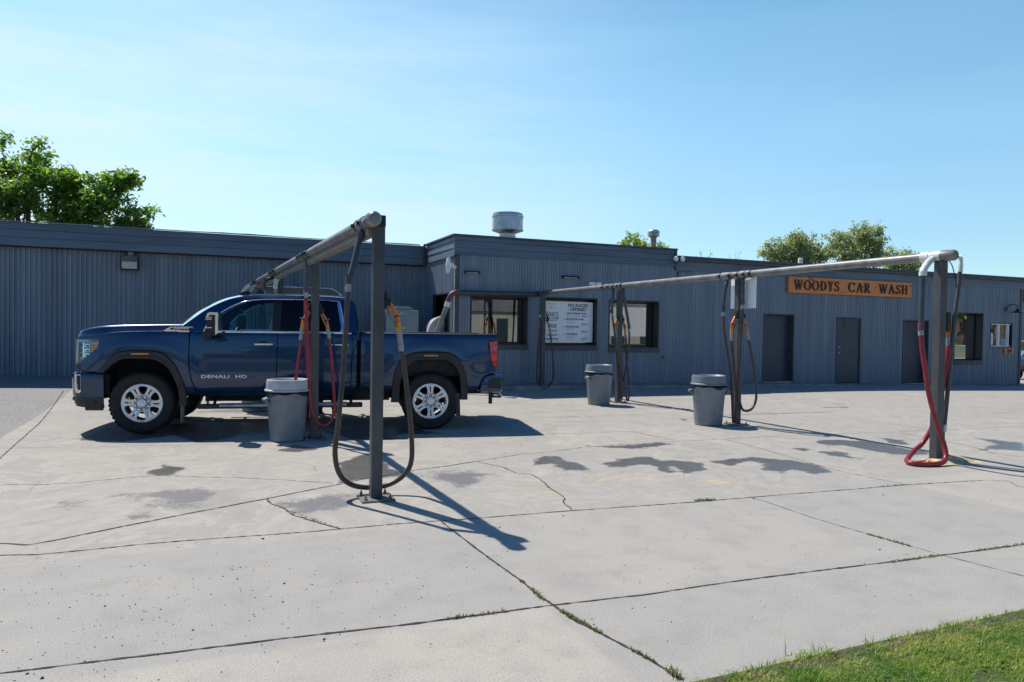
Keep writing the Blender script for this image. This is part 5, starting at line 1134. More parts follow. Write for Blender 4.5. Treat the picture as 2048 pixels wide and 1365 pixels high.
# front bumper: cross-section swept round the nose
path = [(-.485, -.985), (-.62, -.982), (-.74, -.968), (-.84, -.93), (-.915, -.85), (-.96, -.74), (-.985, -.58), (-1.0, -.3), (-1.005, 0)]
path = [(p.x, p.y) for p in catmull([(a, c, 0) for a, c in path], 4)]; path = path+[(a, -c) for a, c in path[::-1][1:]]
def sweep(prof, name, mat, sl=None):
    pp = path if sl is None else path[sl[0]:sl[1]]; rows = []
    for i, (x, y) in enumerate(pp):
        q, s = pp[max(i-1, 0)], pp[min(i+1, len(pp)-1)]; dx, dy = s[0]-q[0], s[1]-q[1]; L = math.hypot(dx, dy); nx, ny = -dy/L, dx/L
        if nx*(-1)+ny*y < 0 and (x*nx+y*ny) < 0: nx, ny = -nx, -ny
        rows.append([(x+nx*o, y+ny*o, z) for o, z in prof])
    b = MB(); b.grid(rows); return b.build(name, M[mat], TR, smooth='auto')
sweep([(-.10, .865), (-.02, .862), (-.004, .85), (.006, .83), (.008, .78), (.0, .70), (-.004, .62), (-.006, .56), (-.012, .525), (-.06, .52)], 'front_bumper', 'paint')
sweep([(-.015, .524), (-.018, .50), (-.03, .43), (-.05, .385), (-.10, .37)], 'valance', 'trimblk')
b = MB(); b.box(-.73, -.50, -.955, -.90, .335, .46, .015); both2(b, 'air_dam', 'trimblk')
sweep([(-.03, .50), (.006, .495), (.008, .455), (-.03, .45)], 'skid_trim', 'chrome', (22, len(path)-22))
b = MB(); b.lathe([(0, -.003), (.02, -.003), (.024, 0)], 16, (-.60, -.965, .455), 'y'); both2(b, 'parking_sensor', 'black')
# fog lamp bezel at the bumper corner
Wf = lambda u, z: interp(-u, [(-x_, -y_) for x_, y_ in path[:24]])
fb = both(panel([(-.868, .835), (-.775, .832), (-.772, .60), (-.80, .575), (-.845, .585), (-.868, .64)], lambda u, z: Wf(u, z)+.016, .03, ret=.02), 'fog_bezel', 'chrome')
l_ = both(panel([(-.83, .825), (-.785, .823), (-.783, .62), (-.815, .625), (-.815, .70), (-.83, .70)], lambda u, z: Wf(u, z)+.024, .03, ret=.008), 'fog_insert', 'black'); [setattr(a, 'parent', q) for a, q in zip(l_, fb)]
for k in range(6):
    zc = .655+k*.026; l_ = both(panel([(-.862, zc+.009), (-.83, zc+.009), (-.83, zc-.009), (-.862, zc-.009)], lambda u, z: Wf(u, z)+.024, .03, ret=.006), 'fog_led', 'white'); [setattr(a, 'parent', q) for a, q in zip(l_, fb)]
# rear bumper
prof = [(4.775, .60), (4.80, .72), (4.85, .80), (4.92, .835), (5.02, .845), (5.13, .835), (5.145, .80), (5.14, .60), (5.10, .565), (4.80, .565)]
b = MB(); ys = [(-.955, .9), (-.975, 1.), (-.96, 1.)]; n_ = len(prof); c_ = (4.96, .70)
ring = lambda k, y: [(c_[0]+(x-c_[0])*k, y, c_[1]+(z-c_[1])*k) for x, z in prof]
vs = ring(.84, -1.0)+ring(.95, -.995)+ring(1., -.965)+ring(1., .965)+ring(.95, .995)+ring(.84, 1.0)
b.add(vs, [tuple(range(n_)), tuple(5*n_+i for i in range(n_))[::-1]]+[(r*n_+i, r*n_+(i+1) % n_, (r+1)*n_+(i+1) % n_, (r+1)*n_+i) for r in range(5) for i in range(n_)]); rb = b.build('rear_bumper', M['paint'], TR, smooth='auto')
b = MB(); b.prism([(4.90, .63), (4.91, .745), (4.96, .79), (5.10, .785), (5.105, .63)], 'y', -1.006, -.99); b.build('corner_step', M['black'], rb)
b = MB(); b.box(5.10, 5.155, -.03, .03, .285, .50); b.box(4.80, 5.17, -.04, .04, .46, .56); b.box(5.155, 5.31, -.03, .03, .385, .415); b.box(5.155, 5.18, -.03, .03, .385, .50); hb = b.build('hitch', M['black'], TR)
b = MB(); b.lathe([(.0, .585), (.02, .58), (.027, .56), (.018, .54), (.012, .525), (.012, .50), (.025, .50), (.025, .49), (0, .49)], 14, (5.28, 0, -.115)); b.build('tow_ball', M['chrome'], hb, smooth='auto')
# tow mirrors
for s in (-1, 1):
    def pr_(poly, y0, y1):
        b = MB(); b.prism(poly, 'y', min(s*y0, s*y1), max(s*y0, s*y1)); return b
    hs = pr_([(.90, 1.40), (.885, 1.45), (.915, 1.52), (.915, 1.66), (.93, 1.70), (.96, 1.712), (1.055, 1.71), (1.06, 1.43), (1.03, 1.395)], 1.08, 1.36).build('mirror', M['black'], TR)
    pr_([(.912, 1.655), (.93, 1.705), (.96, 1.718), (1.062, 1.716), (1.066, 1.44), (1.035, 1.405), (1.03, 1.45), (1.03, 1.68), (.96, 1.682), (.935, 1.655)], 1.14, 1.368).build('cap', M['chrome'], hs)
    for z in (1.615, 1.640, 1.50): pr_([(.905, z), (.905, z+.012), (.985, z+.012), (.985, z)], 1.2, 1.372).build('slot_trim', M['chrome'], hs)
    b = MB(); b.box(1.06, 1.064, min(s*1.1, s*1.35), max(s*1.1, s*1.35), 1.43, 1.70); b.build('mirror_glass', M['chrome'], hs)
    b = MB(); b.tube([(.90, s*.93, 1.47), (.93, s*1.1, 1.46)], .022, 8); b.tube([(.97, s*.93, 1.42), (.98, s*1.1, 1.44)], .022, 8); b.box(.80, .93, min(s*.94, s*1.05), max(s*.94, s*1.05), 1.34, 1.46, .02); b.build('arm', M['black'], hs)
# wheels
def rimface(ph):
    def ringp(r, n=72): return [(r*math.cos(2*PI*k/n), r*math.sin(2*PI*k/n)) for k in range(n)]
    holes = []
    for k in range(6):
        a0 = ph+2*PI*k/6
        pl = [(.122, -8), (.150, -13.5), (.185, -16.5), (.225, -15.5), (.236, -12.5), (.240, 0), (.236, 12.5), (.225, 15.5), (.185, 16.5), (.150, 13.5), (.122, 8)]
        holes.append([(r*math.cos(a0+math.radians(d)), r*math.sin(a0+math.radians(d))) for r, d in pl])
        a1 = a0+PI/6; c, s_ = math.cos(a1), math.sin(a1)
        holes.append([(r*c-w*s_, r*s_+w*c) for r, w in ((.140, -.008), (.222, -.012), (.222, .012), (.140, .008))])
    prof = smooth_tab([(0, .0), (.1, .002), (.13, .010), (.2, .022), (.245, .020), (.255, .026), (.272, .020)])
    Wr = lambda x, z: .945+prof(math.hypot(x, z))
    return panel(ringp(.272), Wr, .02, holes, ret=.045)
def wheel(u, side, ph):
    """side -1 near, 1 far"""
    w = MB(); pr = [(.265, .705), (.30, .700), (.36, .692), (.40, .70), (.420, .725), (.431, .76), (.433, .84), (.431, .93), (.420, .965), (.40, .984), (.36, .990), (.315, .985), (.285, .975), (.268, .965)]
    w.lathe([(r, side*y) for r, y in pr], 64, (0, 0, 0), 'y')
    n = 44
    for k in range(n):
        a = 2*PI*k/n
        for (y0, y1, da) in ((.71, .78, 0), (.80, .845, .5), (.855, .90, 0), (.915, .982, .5)):
            aa = a+da*2*PI/n; c, s_ = math.cos(aa), math.sin(aa); hw = .022; r0, r1 = .415, .4375
            if y1 > .97: q = [(-hw, y0), (hw, y0), (hw*.8, y1), (-hw*.8, y1)]
            else: q = [(-hw, y0), (hw, y0), (hw, y1), (-hw, y1)]
            vs = [((r0 if lv == 0 else (r1 if not (y1 > .97 and i > 1) else r1-.012))*c-t*s_, side*yy, (r0 if lv == 0 else (r1 if not (y1 > .97 and i > 1) else r1-.012))*s_+t*c) for lv in (0, 1) for i, (t, yy) in enumerate(q)]
            w.hexa(vs)
    W_ = thing('wheel', None, None); W_.parent = TR; W_.matrix_basis = Matrix.Translation((u, 0, .433))
    w.build('tyre', M['tyre'], W_, smooth='auto')
    f = rimface(ph)
    if side > 0: f = f.mirror_y()
    rm = f.build('rim', M['alu'], W_, fixn=False)
    b = MB(); b.lathe([(.268, side*.962), (.252, side*.955), (.245, side*.90), (.235, side*.74)], 48, (0, 0, 0), 'y'); b.build('barrel', M['alug'], W_, smooth=True)
    b = MB(); b.lathe([(0, side*.992), (.030, side*.991), (.058, side*.984), (.066, side*.965), (.068, side*.945)], 28, (0, 0, 0), 'y'); b.build('centre_cap', M['alu'], W_, smooth='auto')
    b = MB()
    for k in range(8):
        a = ph+2*PI*(k+.5)/8; b.lathe([(0, side*.975), (.012, side*.973), (.016, side*.96), (.016, side*.94)], 8, (.090*math.cos(a), 0, .090*math.sin(a)), 'y')
    b.build('lug_nut', M['chrome'], W_, smooth='auto')
    b = MB(); b.lathe([(0, side*.84), (.165, side*.84), (.165, side*.80), (0, side*.80)], 28, (0, 0, 0), 'y'); b.box(-.19, -.06, min(side*.78, side*.86), max(side*.78, side*.86), -.06, .12); b.build('brake', M['under'], W_)
    b = MB(); b.lathe([(.112, side*.95), (.075, side*.952), (.07, side*.95)], 24, (0, 0, 0), 'y'); b.build('hub', M['alug'], W_, smooth='auto')
wheel(0, -1, PI/2-.05); wheel(0, 1, .3); wheel(4.03, -1, .03); wheel(4.03, 1, .6)
# wheel housings and underbody
b = MB()
for pl, sgn in ((INF, 1), (INR, 1)):
    P_ = [(x*1.0, z+.02) for x, z in pl]
    for s in (-1, 1):
        b.grid([[(x, s*.93, z), (x, s*.52, z)] for x, z in P_]); cx = sum(p[0] for p in P_)/len(P_)
        b.grid([[(x, s*.52, z), (cx, s*.52, .45)] for x, z in P_])
b.build('wheel_housing', M['dark'], TR)
b = MB()
for s in (-1, 1): b.box(-.6, 4.9, s*.45-.05, s*.45+.05, .50, .66); b.box(.78, 3.42, s*.66-.06, s*.66+.06, .43, .60)
b.box(-.84, .62, -.50, .50, .55, 1.33); b.box(.62, 2.93, -.90, .90, .56, .60); b.box(.55, .62, -.90, .90, .58, 1.40); b.box(1.0, 2.2, -.15, .15, .38, .56); b.box(3.0, 3.6, -.3, .35, .42, .85)
b.box(2.95, 4.95, -.80, .80, .80, .855); b.box(-.80, -.45, -.86, .86, .56, .84)
b.tube([(0, -.78, .43), (0, .78, .43)], .05, 10); b.tube([(4.03, -.78, .43), (4.03, .78, .43)], .055, 10); b.lathe([(0, -.16), (.12, -.12), (.15, 0), (.12, .12), (0, .16)], 14, (4.03, 0, .43), 'y'); b.tube([(2.2, 0, .5), (4.0, 0, .45)], .045, 8); b.tube([(2.4, .5, .42), (4.6, .55, .5)], .04, 8)
b.build('chassis', M['under'], TR)
b = MB(); b.box(.57, .60, -.90, .90, .6, 1.44); b.build('firewall', M['dark'], TR)
# step bars
b = MB(); b.tube([(.76, -1.0, .385), (3.0, -1.0, .395)], .038, 12); b.box(.735, 1.02, -1.045, -.95, .352, .418, .015); b.box(2.80, 3.02, -1.045, -.95, .358, .425, .015)
for x in (.95, 1.9, 2.85): b.tube([(x, -1.0, .39), (x, -.85, .48), (x, -.5, .52)], .022, 8)
sb_ = both2(b, 'step_bar', 'trimblk', smooth='auto')
b = MB(); b.tube([(1.03, -1.004, .392), (2.79, -1.004, .400)], .040, 14); l_ = both2(b, 'step_tube', 'galv', smooth='auto'); [setattr(a, 'parent', q) for a, q in zip(l_, sb_)]
# mud flaps
b = MB(); b.box(.50, .512, -.945, -.78, .14, .45); both2(b, 'mud_flap', 'steel')
b = MB(); b.hexa([(4.42, -.99, .22), (4.485, -.99, .20), (4.485, -.78, .20), (4.42, -.78, .22), (4.40, -.99, .55), (4.47, -.99, .56), (4.47, -.78, .56), (4.40, -.78, .55)]); both2(b, 'mud_flap', 'trimblk')
# roof marker lamps
for y in (-.42, -.2, 0., .2, .42):
    b = MB(); u = 1.20-.03*(1-abs(y)); b.hexa([(u, y-.05, 1.985), (u+.17, y-.05, 2.02), (u+.17, y+.05, 2.02), (u, y+.05, 1.985), (u+.06, y-.035, 2.045), (u+.14, y-.035, 2.06), (u+.14, y+.035, 2.06), (u+.06, y+.035, 2.045)]); b.build('roof_marker', M['black'], TR)
b = MB(); b.prism([(1.34, 2.03), (1.50, 2.036), (1.49, 2.085), (1.45, 2.10), (1.40, 2.07)], 'y', -.02, .02); b.build('antenna_fin', M['paint'], TR)
# cabin
for (u, y) in ((1.72, -.42), (1.72, .42), (2.58, -.42), (2.58, .42)):
    b = MB(); b.box(u-.50, u+.05, y-.26, y+.26, .78, .98, .05); b.hexa([(u, y-.26, .9), (u+.12, y-.26, .9), (u+.12, y+.26, .9), (u, y+.26, .9), (u+.13, y-.22, 1.50), (u+.22, y-.22, 1.50), (u+.22, y+.22, 1.50), (u+.13, y+.22, 1.50)])
    s_ = b.build('seat', M['seat'], TR); b = MB(); b.box(u+.16, u+.26, y-.14, y+.14, 1.53, 1.70, .03); b.build('headrest', M['seat'], s_)
b = MB(); b.box(.62, 1.02, -.86, .86, .95, 1.38, .04); b.build('dashboard', M['seat'], TR)
b = MB(); pts = [(1.12+.06*math.sin(a), -.42+.185*math.cos(a), 1.33+.175*math.sin(a)) for a in [2*PI*k/28 for k in range(29)]]; b.tube(pts, .016, 8, cap=False); b.tube([(1.0, -.42, 1.26), (1.12, -.42, 1.33)], .03, 8); b.build('steering_wheel', M['black'], TR, smooth=True)
b = MB(); b.box(1.15, 1.17, -.09, .09, 1.72, 1.79, .01); b.build('interior_mirror', M['black'], TR)
# door cards below the belt so that the glass looks into a cabin
for s in (-1, 1):
    b = MB(); y = s*.84; b.box(.63, 2.90, min(y, y-s*.03), max(y, y-s*.03), .6, 1.43); b.build('door_card', M['seat'], TR)
# ------------------------------------------------------------------ person behind the truck
def person():
    T_ = thing('person', 'person in dark trousers standing behind the truck, only the boots showing under the step bar', 'person', (1.86, 12.86, gz(1.86, 12.86)), math.radians(170))
    # skeleton facing -y locally
    J = {'pel': (0, 0, .96), 'wa': (0, 0, 1.08), 'ch': (0, .01, 1.28), 'nk': (0, .01, 1.46), 'nk2': (0, -.01, 1.53), 'hd': (0, -.02, 1.64), 'ht': (0, -.01, 1.74),
         'lh': (.10, 0, .92), 'lk': (.12, -.03, .50), 'la': (.13, .01, .10), 'rh': (-.10, 0, .92), 'rk': (-.12, -.02, .50), 'ra': (-.14, .03, .10),
         'ls': (.19, .01, 1.42), 'le': (.25, -.02, 1.14), 'lw': (.22, -.20, .98), 'rs': (-.19, .01, 1.42), 're': (-.27, -.05, 1.14), 'rw': (-.20, -.28, 1.10)}
    R_ = {'pel': (.15, .11), 'wa': (.135, .10), 'ch': (.16, .115), 'nk': (.075, .07), 'nk2': (.055, .055), 'hd': (.078, .092), 'ht': (.06, .07), 'lh': (.095, .095), 'lk': (.062, .065), 'la': (.045, .05), 'rh': (.095, .095), 'rk': (.062, .065), 'ra': (.045, .05), 'ls': (.06, .06), 'le': (.045, .045), 'lw': (.032, .028), 'rs': (.06, .06), 're': (.045, .045), 'rw': (.032, .028)}
    E_ = [('pel', 'wa'), ('wa', 'ch'), ('ch', 'nk'), ('nk', 'nk2'), ('nk2', 'hd'), ('hd', 'ht'), ('pel', 'lh'), ('lh', 'lk'), ('lk', 'la'), ('pel', 'rh'), ('rh', 'rk'), ('rk', 'ra'), ('ch', 'ls'), ('ls', 'le'), ('le', 'lw'), ('ch', 'rs'), ('rs', 're'), ('re', 'rw')]
    # hands: palm and five fingers
    for s, w in ((1, 'lw'), (-1, 'rw')):
        b_ = Vector(J[w]); pm = b_+Vector((0, -.05, -.02)); k = 'p%d' % s; J[k] = tuple(pm); R_[k] = (.034, .020); E_.append((w, k))
        for i, dx in enumerate((-.03, -.01, .01, .028)):
            a, c = pm+Vector((dx, -.04, -.01)), pm+Vector((dx, -.085+.008*abs(i-1.5), -.05)); n1, n2 = 'f%d_%d' % (s, i), 'g%d_%d' % (s, i)
            J[n1], J[n2] = tuple(a), tuple(c); R_[n1], R_[n2] = (.009, .009), (.008, .008); E_ += [(k, n1), (n1, n2)]
        n1 = 't%d' % s; J[n1] = tuple(pm+Vector((-s*.05, -.02, .0))); R_[n1] = (.010, .010); E_.append((k, n1))
    names = list(J); me = bpy.data.meshes.new('body'); me.from_pydata([J[n] for n in names], [(names.index(a), names.index(b)) for a, b in E_], [])
    o = bpy.data.objects.new('body', me); COL.objects.link(o); o.parent = T_
    md = o.modifiers.new('s', 'SKIN'); o.modifiers.new('u', 'SUBSURF').levels = 1; o.modifiers['u'].render_levels = 2
    for i, n in enumerate(names): me.skin_vertices[0].data[i].radius = R_[n]
    me.skin_vertices[0].data[0].use_root = True; me.materials.append(M['skin'])
    # clothes: a second, slightly larger figure without head and hands
    def clothes(keys, edges, nm, mat, grow):
        me = bpy.data.meshes.new(nm); me.from_pydata([J[k] for k in keys], [(keys.index(a), keys.index(b)) for a, b in edges], [])
        o = bpy.data.objects.new(nm, me); COL.objects.link(o); o.parent = T_; o.modifiers.new('s', 'SKIN'); o.modifiers.new('u', 'SUBSURF').levels = 2
        for i, k in enumerate(keys): me.skin_vertices[0].data[i].radius = (R_[k][0]+grow, R_[k][1]+grow)
        me.skin_vertices[0].data[0].use_root = True; me.materials.append(M[mat])
    clothes(['pel', 'lh', 'lk', 'la', 'rh', 'rk', 'ra', 'wa'], [('pel', 'wa'), ('pel', 'lh'), ('lh', 'lk'), ('lk', 'la'), ('pel', 'rh'), ('rh', 'rk'), ('rk', 'ra')], 'trousers', 'cloth', .018)
    clothes(['ch', 'wa', 'nk', 'ls', 'le', 'rs', 're', 'pel'], [('ch', 'wa'), ('wa', 'pel'), ('ch', 'nk'), ('ch', 'ls'), ('ls', 'le'), ('ch', 'rs'), ('rs', 're')], 'shirt', 'cloth', .014)
    for x, y in ((.13, .01), (-.14, .03)):
        b = MB(); b.box(x-.052, x+.052, y-.22, y+.07, 0, .035, .01); b.hexa([(x-.05, y-.21, .03), (x+.05, y-.21, .03), (x+.05, y+.065, .03), (x-.05, y+.065, .03), (x-.045, y-.10, .11), (x+.045, y-.10, .11), (x+.05, y+.06, .12), (x-.05, y+.06, .12)]); b.tube([(x, y, .08), (x, y, .24)], .062, 12)
        b.build('boot', M['boot'], T_, smooth='auto')
    b = MB(); b.lathe([(0, 1.80), (.06, 1.79), (.10, 1.74), (.105, 1.68), (.098, 1.62)], 16, (0, .015, 0)); b.build('hair', M['seat'], T_, smooth=True)
    b = MB(); b.lathe([(0, 0), (.012, .01), (.016, .03)], 8, (0, -.13, 1.60)); [b.lathe([(0, -.012), (.010, 0), (0, .012)], 8, (s*.032, -.105, 1.665)) for s in (-1, 1)]; [b.lathe([(0, -.03), (.012, 0), (0, .03)], 8, (s*.088, -.01, 1.65)) for s in (-1, 1)]; b.box(-.025, .025, -.115, -.10, 1.585, 1.592); b.build('face', M['skin'], T_, smooth='auto')
person()

# ------------------------------------------------------------------ trees
def tree(name, label, base, blobs, nleaf, lsize, leaf, trunkr, group=None, long_=2.2, barefrac=0., clump=.5):
    """blobs: crown lobes (x, y, z, r)"""
    rnd = random.Random(int(abs(base[0]*31+base[1]*7))+5)
    t = thing(name, label, 'tree', base, 0, group); O = Vector(base)
    b = MB(); top = Vector((sum(q[0] for q in blobs)/len(blobs), sum(q[1] for q in blobs)/len(blobs), min(q[2] for q in blobs)-.6*blobs[0][3]))
    fork = O+(top-O)*.55
    b.tube([O, O+(fork-O)*.5+Vector((.1, 0, 0)), fork], [trunkr*1.25, trunkr, trunkr*.8], 10)
    ends = []
    for q in blobs:
        c = Vector(q[:3]); mid = fork+(c-fork)*.5+Vector((rnd.uniform(-.3, .3), rnd.uniform(-.3, .3), rnd.uniform(-.1, .4)))
        P = catmull([fork, mid, c], 5); b.tube(P, [trunkr*.55*(1-.8*i/(len(P)-1)) for i in range(len(P))], 7)
        for k in range(9):
            d = Vector((rnd.gauss(0, 1), rnd.gauss(0, 1), rnd.gauss(.25, .8))).normalized(); e = c+d*q[3]*rnd.uniform(.6, 1.08); s = P[rnd.randint(len(P)//2, len(P)-1)]
            m_ = s+(e-s)*.5+Vector((rnd.uniform(-.15, .15), rnd.uniform(-.15, .15), rnd.uniform(0, .2)))*q[3]
            R2_ = catmull([s, m_, e], 3); b.tube(R2_, [trunkr*.16*(1-.85*i/(len(R2_)-1))+.004 for i in range(len(R2_))], 5); ends.append((R2_, q[3]))
            for kk in range(3):
                s2 = R2_[rnd.randint(2, len(R2_)-1)]; d2 = (d+Vector((rnd.gauss(0, .7), rnd.gauss(0, .7), rnd.gauss(.1, .6)))).normalized(); e2 = s2+d2*q[3]*rnd.uniform(.25, .5)
                R3 = [s2, s2+(e2-s2)*.5+Vector((0, 0, .03)), e2]; b.tube(R3, [trunkr*.07+.004, trunkr*.05+.003, .003], 4); ends.append((R3, q[3]))
    b.build('trunk', M['bark'], t, smooth='auto', world=True)
    V = []; F = []; T_ = []
    for i in range(nleaf):
        P, r = ends[rnd.randrange(len(ends))]
        if rnd.random() < barefrac: continue
        u = rnd.random()**.7*(len(P)-1); k = min(int(u), len(P)-2); p = P[k]+(P[k+1]-P[k])*(u-k)
        p = p+Vector((rnd.gauss(0, 1), rnd.gauss(0, 1), rnd.gauss(-.1, .8)))*clump*.34
        s = lsize*rnd.uniform(.6, 1.25); a = Vector((rnd.gauss(0, 1), rnd.gauss(0, 1), rnd.gauss(-.35, .7))).normalized(); w = a.orthogonal().normalized(); w = (w*math.cos(rnd.random()*6)+a.cross(w)*math.sin(rnd.random()*6)); w = (w-a*w.dot(a)).normalized()
        n = len(V); h = w*s*.5; L = a*s*long_*.5
        V += [p-L, p+h, p+L, p-h]; F.append((n, n+1, n+2, n+3)); tn = rnd.random(); T_ += [tn]*4
    me = bpy.data.meshes.new('crown'); I = t.matrix_basis.inverted(); me.from_pydata([tuple(I @ v) for v in V], [], F); me.materials.append(M[leaf])
    a = me.attributes.new('tone', 'FLOAT', 'POINT'); a.data.foreach_set('value', np.array(T_, dtype=np.float32)); me.update()
    o = bpy.data.objects.new('crown', me); COL.objects.link(o); o.parent = t; return t
tree('walnut_tree', 'large bright green tree rising behind the left end of the roof', (-6.6, 30, .5),
     [(-6.1, 30, 7.2, .85), (-7.2, 30.3, 6.9, 1.0), (-8.4, 30, 6.8, 1.1), (-5.2, 29.8, 6.6, 1.0), (-6.4, 29.5, 5.9, 1.1), (-8, 30.2, 5.6, 1.2), (-4.2, 30, 6.35, .95), (-3.5, 30.2, 6.4, .72), (-3.7, 29.8, 5.6, .85), (-5, 30, 5.3, 1.0), (-9.6, 30, 6.2, 1.2), (-3.0, 30.1, 6.85, .3), (-2.45, 30, 5.45, .48), (-2.55, 30, 5.0, .4), (-7.4, 29.6, 5.0, 1.1), (-10, 30, 5, 1.2)],
     20000, .088, 'leaf1', .24, None, 2.4, 0, .42)
tree('poplar_tree', 'small rounded leafy crown behind the flue pipe', (29.5, 45, 0), [(28.7, 45, 7.9, .85), (29.8, 45, 7.6, .8), (31.0, 45, 7.5, .65), (27.4, 45, 7.3, .6), (28.5, 45, 6.9, .9), (30.5, 45, 6.8, .9)], 2600, .2, 'leaf3', .16, None, 1.3, 0, .5)
tree('elm_tree', 'pale green crown left of the gap behind the wooden sign', (44, 45, 0), [(44.3, 45, 9.0, 1.15), (45.6, 45.3, 8.5, 1.2), (43.2, 45, 8.2, 1.1), (41.8, 45, 7.5, .9), (44.6, 44.6, 7.4, 1.4), (46.6, 45, 7.9, 1.0)], 13000, .115, 'leaf2', .22, 'pale trees behind the right wing', 1.8, 0, .6)
tree('elm_tree', 'tallest pale green tree with bare grey twigs behind the wooden sign', (51, 45, 0), [(51.4, 45, 10.1, 1.1), (52.9, 45, 10.2, .9), (50.3, 45.3, 9.2, 1.2), (48.9, 45, 9.3, .9), (48.3, 45, 8.2, 1.1), (52.0, 44.8, 8.9, 1.2), (50.4, 45, 7.6, 1.4), (53.3, 45, 8.6, .8)], 11500, .115, 'leaf2', .24, 'pale trees behind the right wing', 1.8, .12, .6)
tree('elm_tree', 'low loose tree behind the white wye, farthest right', (56.5, 45, 0), [(55.4, 45, 8.5, .7), (56.9, 45, 8.0, .9), (58.4, 45, 7.9, .7), (55.6, 45, 7.4, .9), (57.4, 44.6, 7.0, 1.0)], 5500, .115, 'leaf2', .18, 'pale trees behind the right wing', 1.8, .1, .6)
for x, lb in ((35.0, 'bare twiggy treetop just right of the front block'), (37.7, 'bare twiggy treetop second to the right of the front block')):
    tree('bare_tree', lb, (x, 45, 0), [(x, 45, 7.15, .75)], 60, .08, 'leaf3', .10, None, 1.6, .5, .3)

# ------------------------------------------------------------------ beyond the right corner
b = MB(); rows = []
for i in range(41):
    x = 70+i*8; rows.append([(x, 240, -3), (x, 250+20*mn.noise((x*.02, 0, 0)), 11+4.5*math.sin((x-70)/90)+3*mn.noise((x*.05, 1, 0))+1.2*mn.noise((x*.3, 4, 0)))+tuple()]+[(x, 330, 30+8*mn.noise((x*.02, 7, 0)))])
b.grid(rows); b.build('hill', pmat('forested_hill', (.035, .055, .045), .95, var=.5, vs=.4), None)['kind'] = 'structure'
t = thing('warehouse', 'red brown roofed grey block building past the right end of the car wash', 'building', (50, 42, -.5))
b = MB(); b.box(38.5, 80, 34, 60, -.6, 4.0); b.build('wall', M['block'], t, world=True)
b = MB(); b.box(38.2, 80, 33.8, 60.2, 4.0, 5.05); b.build('parapet', M['brick'], t, world=True); b = MB(); b.box(38.1, 80.1, 33.7, 60.3, 5.05, 5.12); b.build('roof', M['roof'], t, world=True)
def car(label, mat, x, y, rz, s=1.0):
    t = thing('parked_car', label, 'car', (x, y, gz(x, y)), rz, 'cars parked past the right end of the building')
    prof = [(-2.2, .45), (-2.25, .62), (-2.15, .82), (-1.9, .92), (-1.1, .98), (-.35, 1.45), (.1, 1.52), (1.1, 1.5), (1.75, 1.12), (2.15, 1.05), (2.25, .7), (2.2, .42), (1.75, .3), (-1.75, .3)]
    rows = []
    for (k, y0) in ((.93, -.86), (1, -.80), (1, .80), (.93, .86)): rows.append([((px)*k*s, y0*s*(1 if pz < 1.0 else .86), (.35+(pz-.35)*(k if k < 1 else 1))*s) for px, pz in prof])
    n = len(prof); vs = [p for r in rows for p in r]; b = MB(); b.add(vs, [tuple(range(n)), tuple(3*n+i for i in range(n))[::-1]]+[(r*n+i, r*n+(i+1) % n, (r+1)*n+(i+1) % n, (r+1)*n+i) for r in range(3) for i in range(n)]); b.build('body', M[mat], t, smooth='auto')
    for sy in (-1, 1):
        b = MB(); b.prism([(-.95*s, 1.0*s), (-.32*s, 1.40*s), (.1*s, 1.45*s), (1.05*s, 1.43*s), (1.55*s, 1.08*s)], 'y', min(sy*.70*s, sy*.825*s), max(sy*.70*s, sy*.825*s)); b.build('side_window', M['glass_rear'], t)
        for px in (-1.4, 1.4):
            w = MB(); w.lathe([(.15, 0), (.26, 0), (.33, .03), (.34, .1), (.33, .18), (.2, .2)], 22, (px*s, sy*.68*s if sy < 0 else .68*s, .34), 'y'); w.v = [(a, c-(.18 if sy < 0 else 0), d) for a, c, d in w.v]; wh = w.build('wheel', M['tyre'], t, smooth='auto')
            w = MB(); w.lathe([(0, -.0), (.2, .0), (.22, .02)], 16, (px*s, sy*.87*s, .34), 'y'); w.build('rim', M['alug'], wh)
        b = MB(); b.box(-2.22*s, -2.0*s, min(sy*.5*s, sy*.8*s), max(sy*.5*s, sy*.8*s), .68*s, .80*s, .02); b.build('headlight', M['lampgrey'], t)
    b = MB(); b.prism([(-1.08*s, 1.0*s), (-.36*s, 1.44*s), (-.38*s, 1.47*s), (-1.13*s, 1.01*s)], 'y', -.66*s, .66*s); b.build('windscreen', M['glass_rear'], t)
car('dark blue car with its nose showing past the right end of the building', 'cardark', 33.2, 19.0, math.radians(8)); car('white car parked behind the dark one at the right edge', 'carwhite', 40.0, 25.5, math.radians(5), 1.1)
tree('shrub', 'yellowing shrub by the grey block wall at the right edge', (44.5, 31, -.4), [(44.5, 31, 1.0, .7), (45.3, 31.2, 1.2, .7)], 1500, .12, 'weed', .05, None, 1.6, 0, .4)

# ------------------------------------------------------------------ across the street, behind the viewer (seen in reflections)
t = thing('shop_building', 'cream building with a red fascia across the street, mirrored in the windows', 'building', (20, -32, 0))
b = MB(); b.box(6, 60, -44, -30, 0, 3.05); b.build('wall', M['cream'], t, world=True); b = MB(); b.box(5.8, 60.2, -44.2, -29.8, 3.05, 6.6); b.build('roof', M['block'], t, world=True)
t = thing('box_truck', 'white box truck at the kerb across the street, mirrored in the third window', 'truck', (30, -14.5, 0))
b = MB(); b.prism([(27.4, 1.0), (33.8, 1.0), (33.8, 3.0), (33.5, 3.25), (28.6, 3.25), (27.9, 3.1), (27.4, 2.6)], 'y', -15.7, -13.4); b.build('box', M['white'], t, world=True)
b = MB(); b.prism([(25.4, .5), (27.3, .5), (27.3, 2.4), (26.3, 2.4), (25.7, 1.5), (25.4, 1.3)], 'y', -15.6, -13.5); b.build('cab', M['white'], t, world=True)
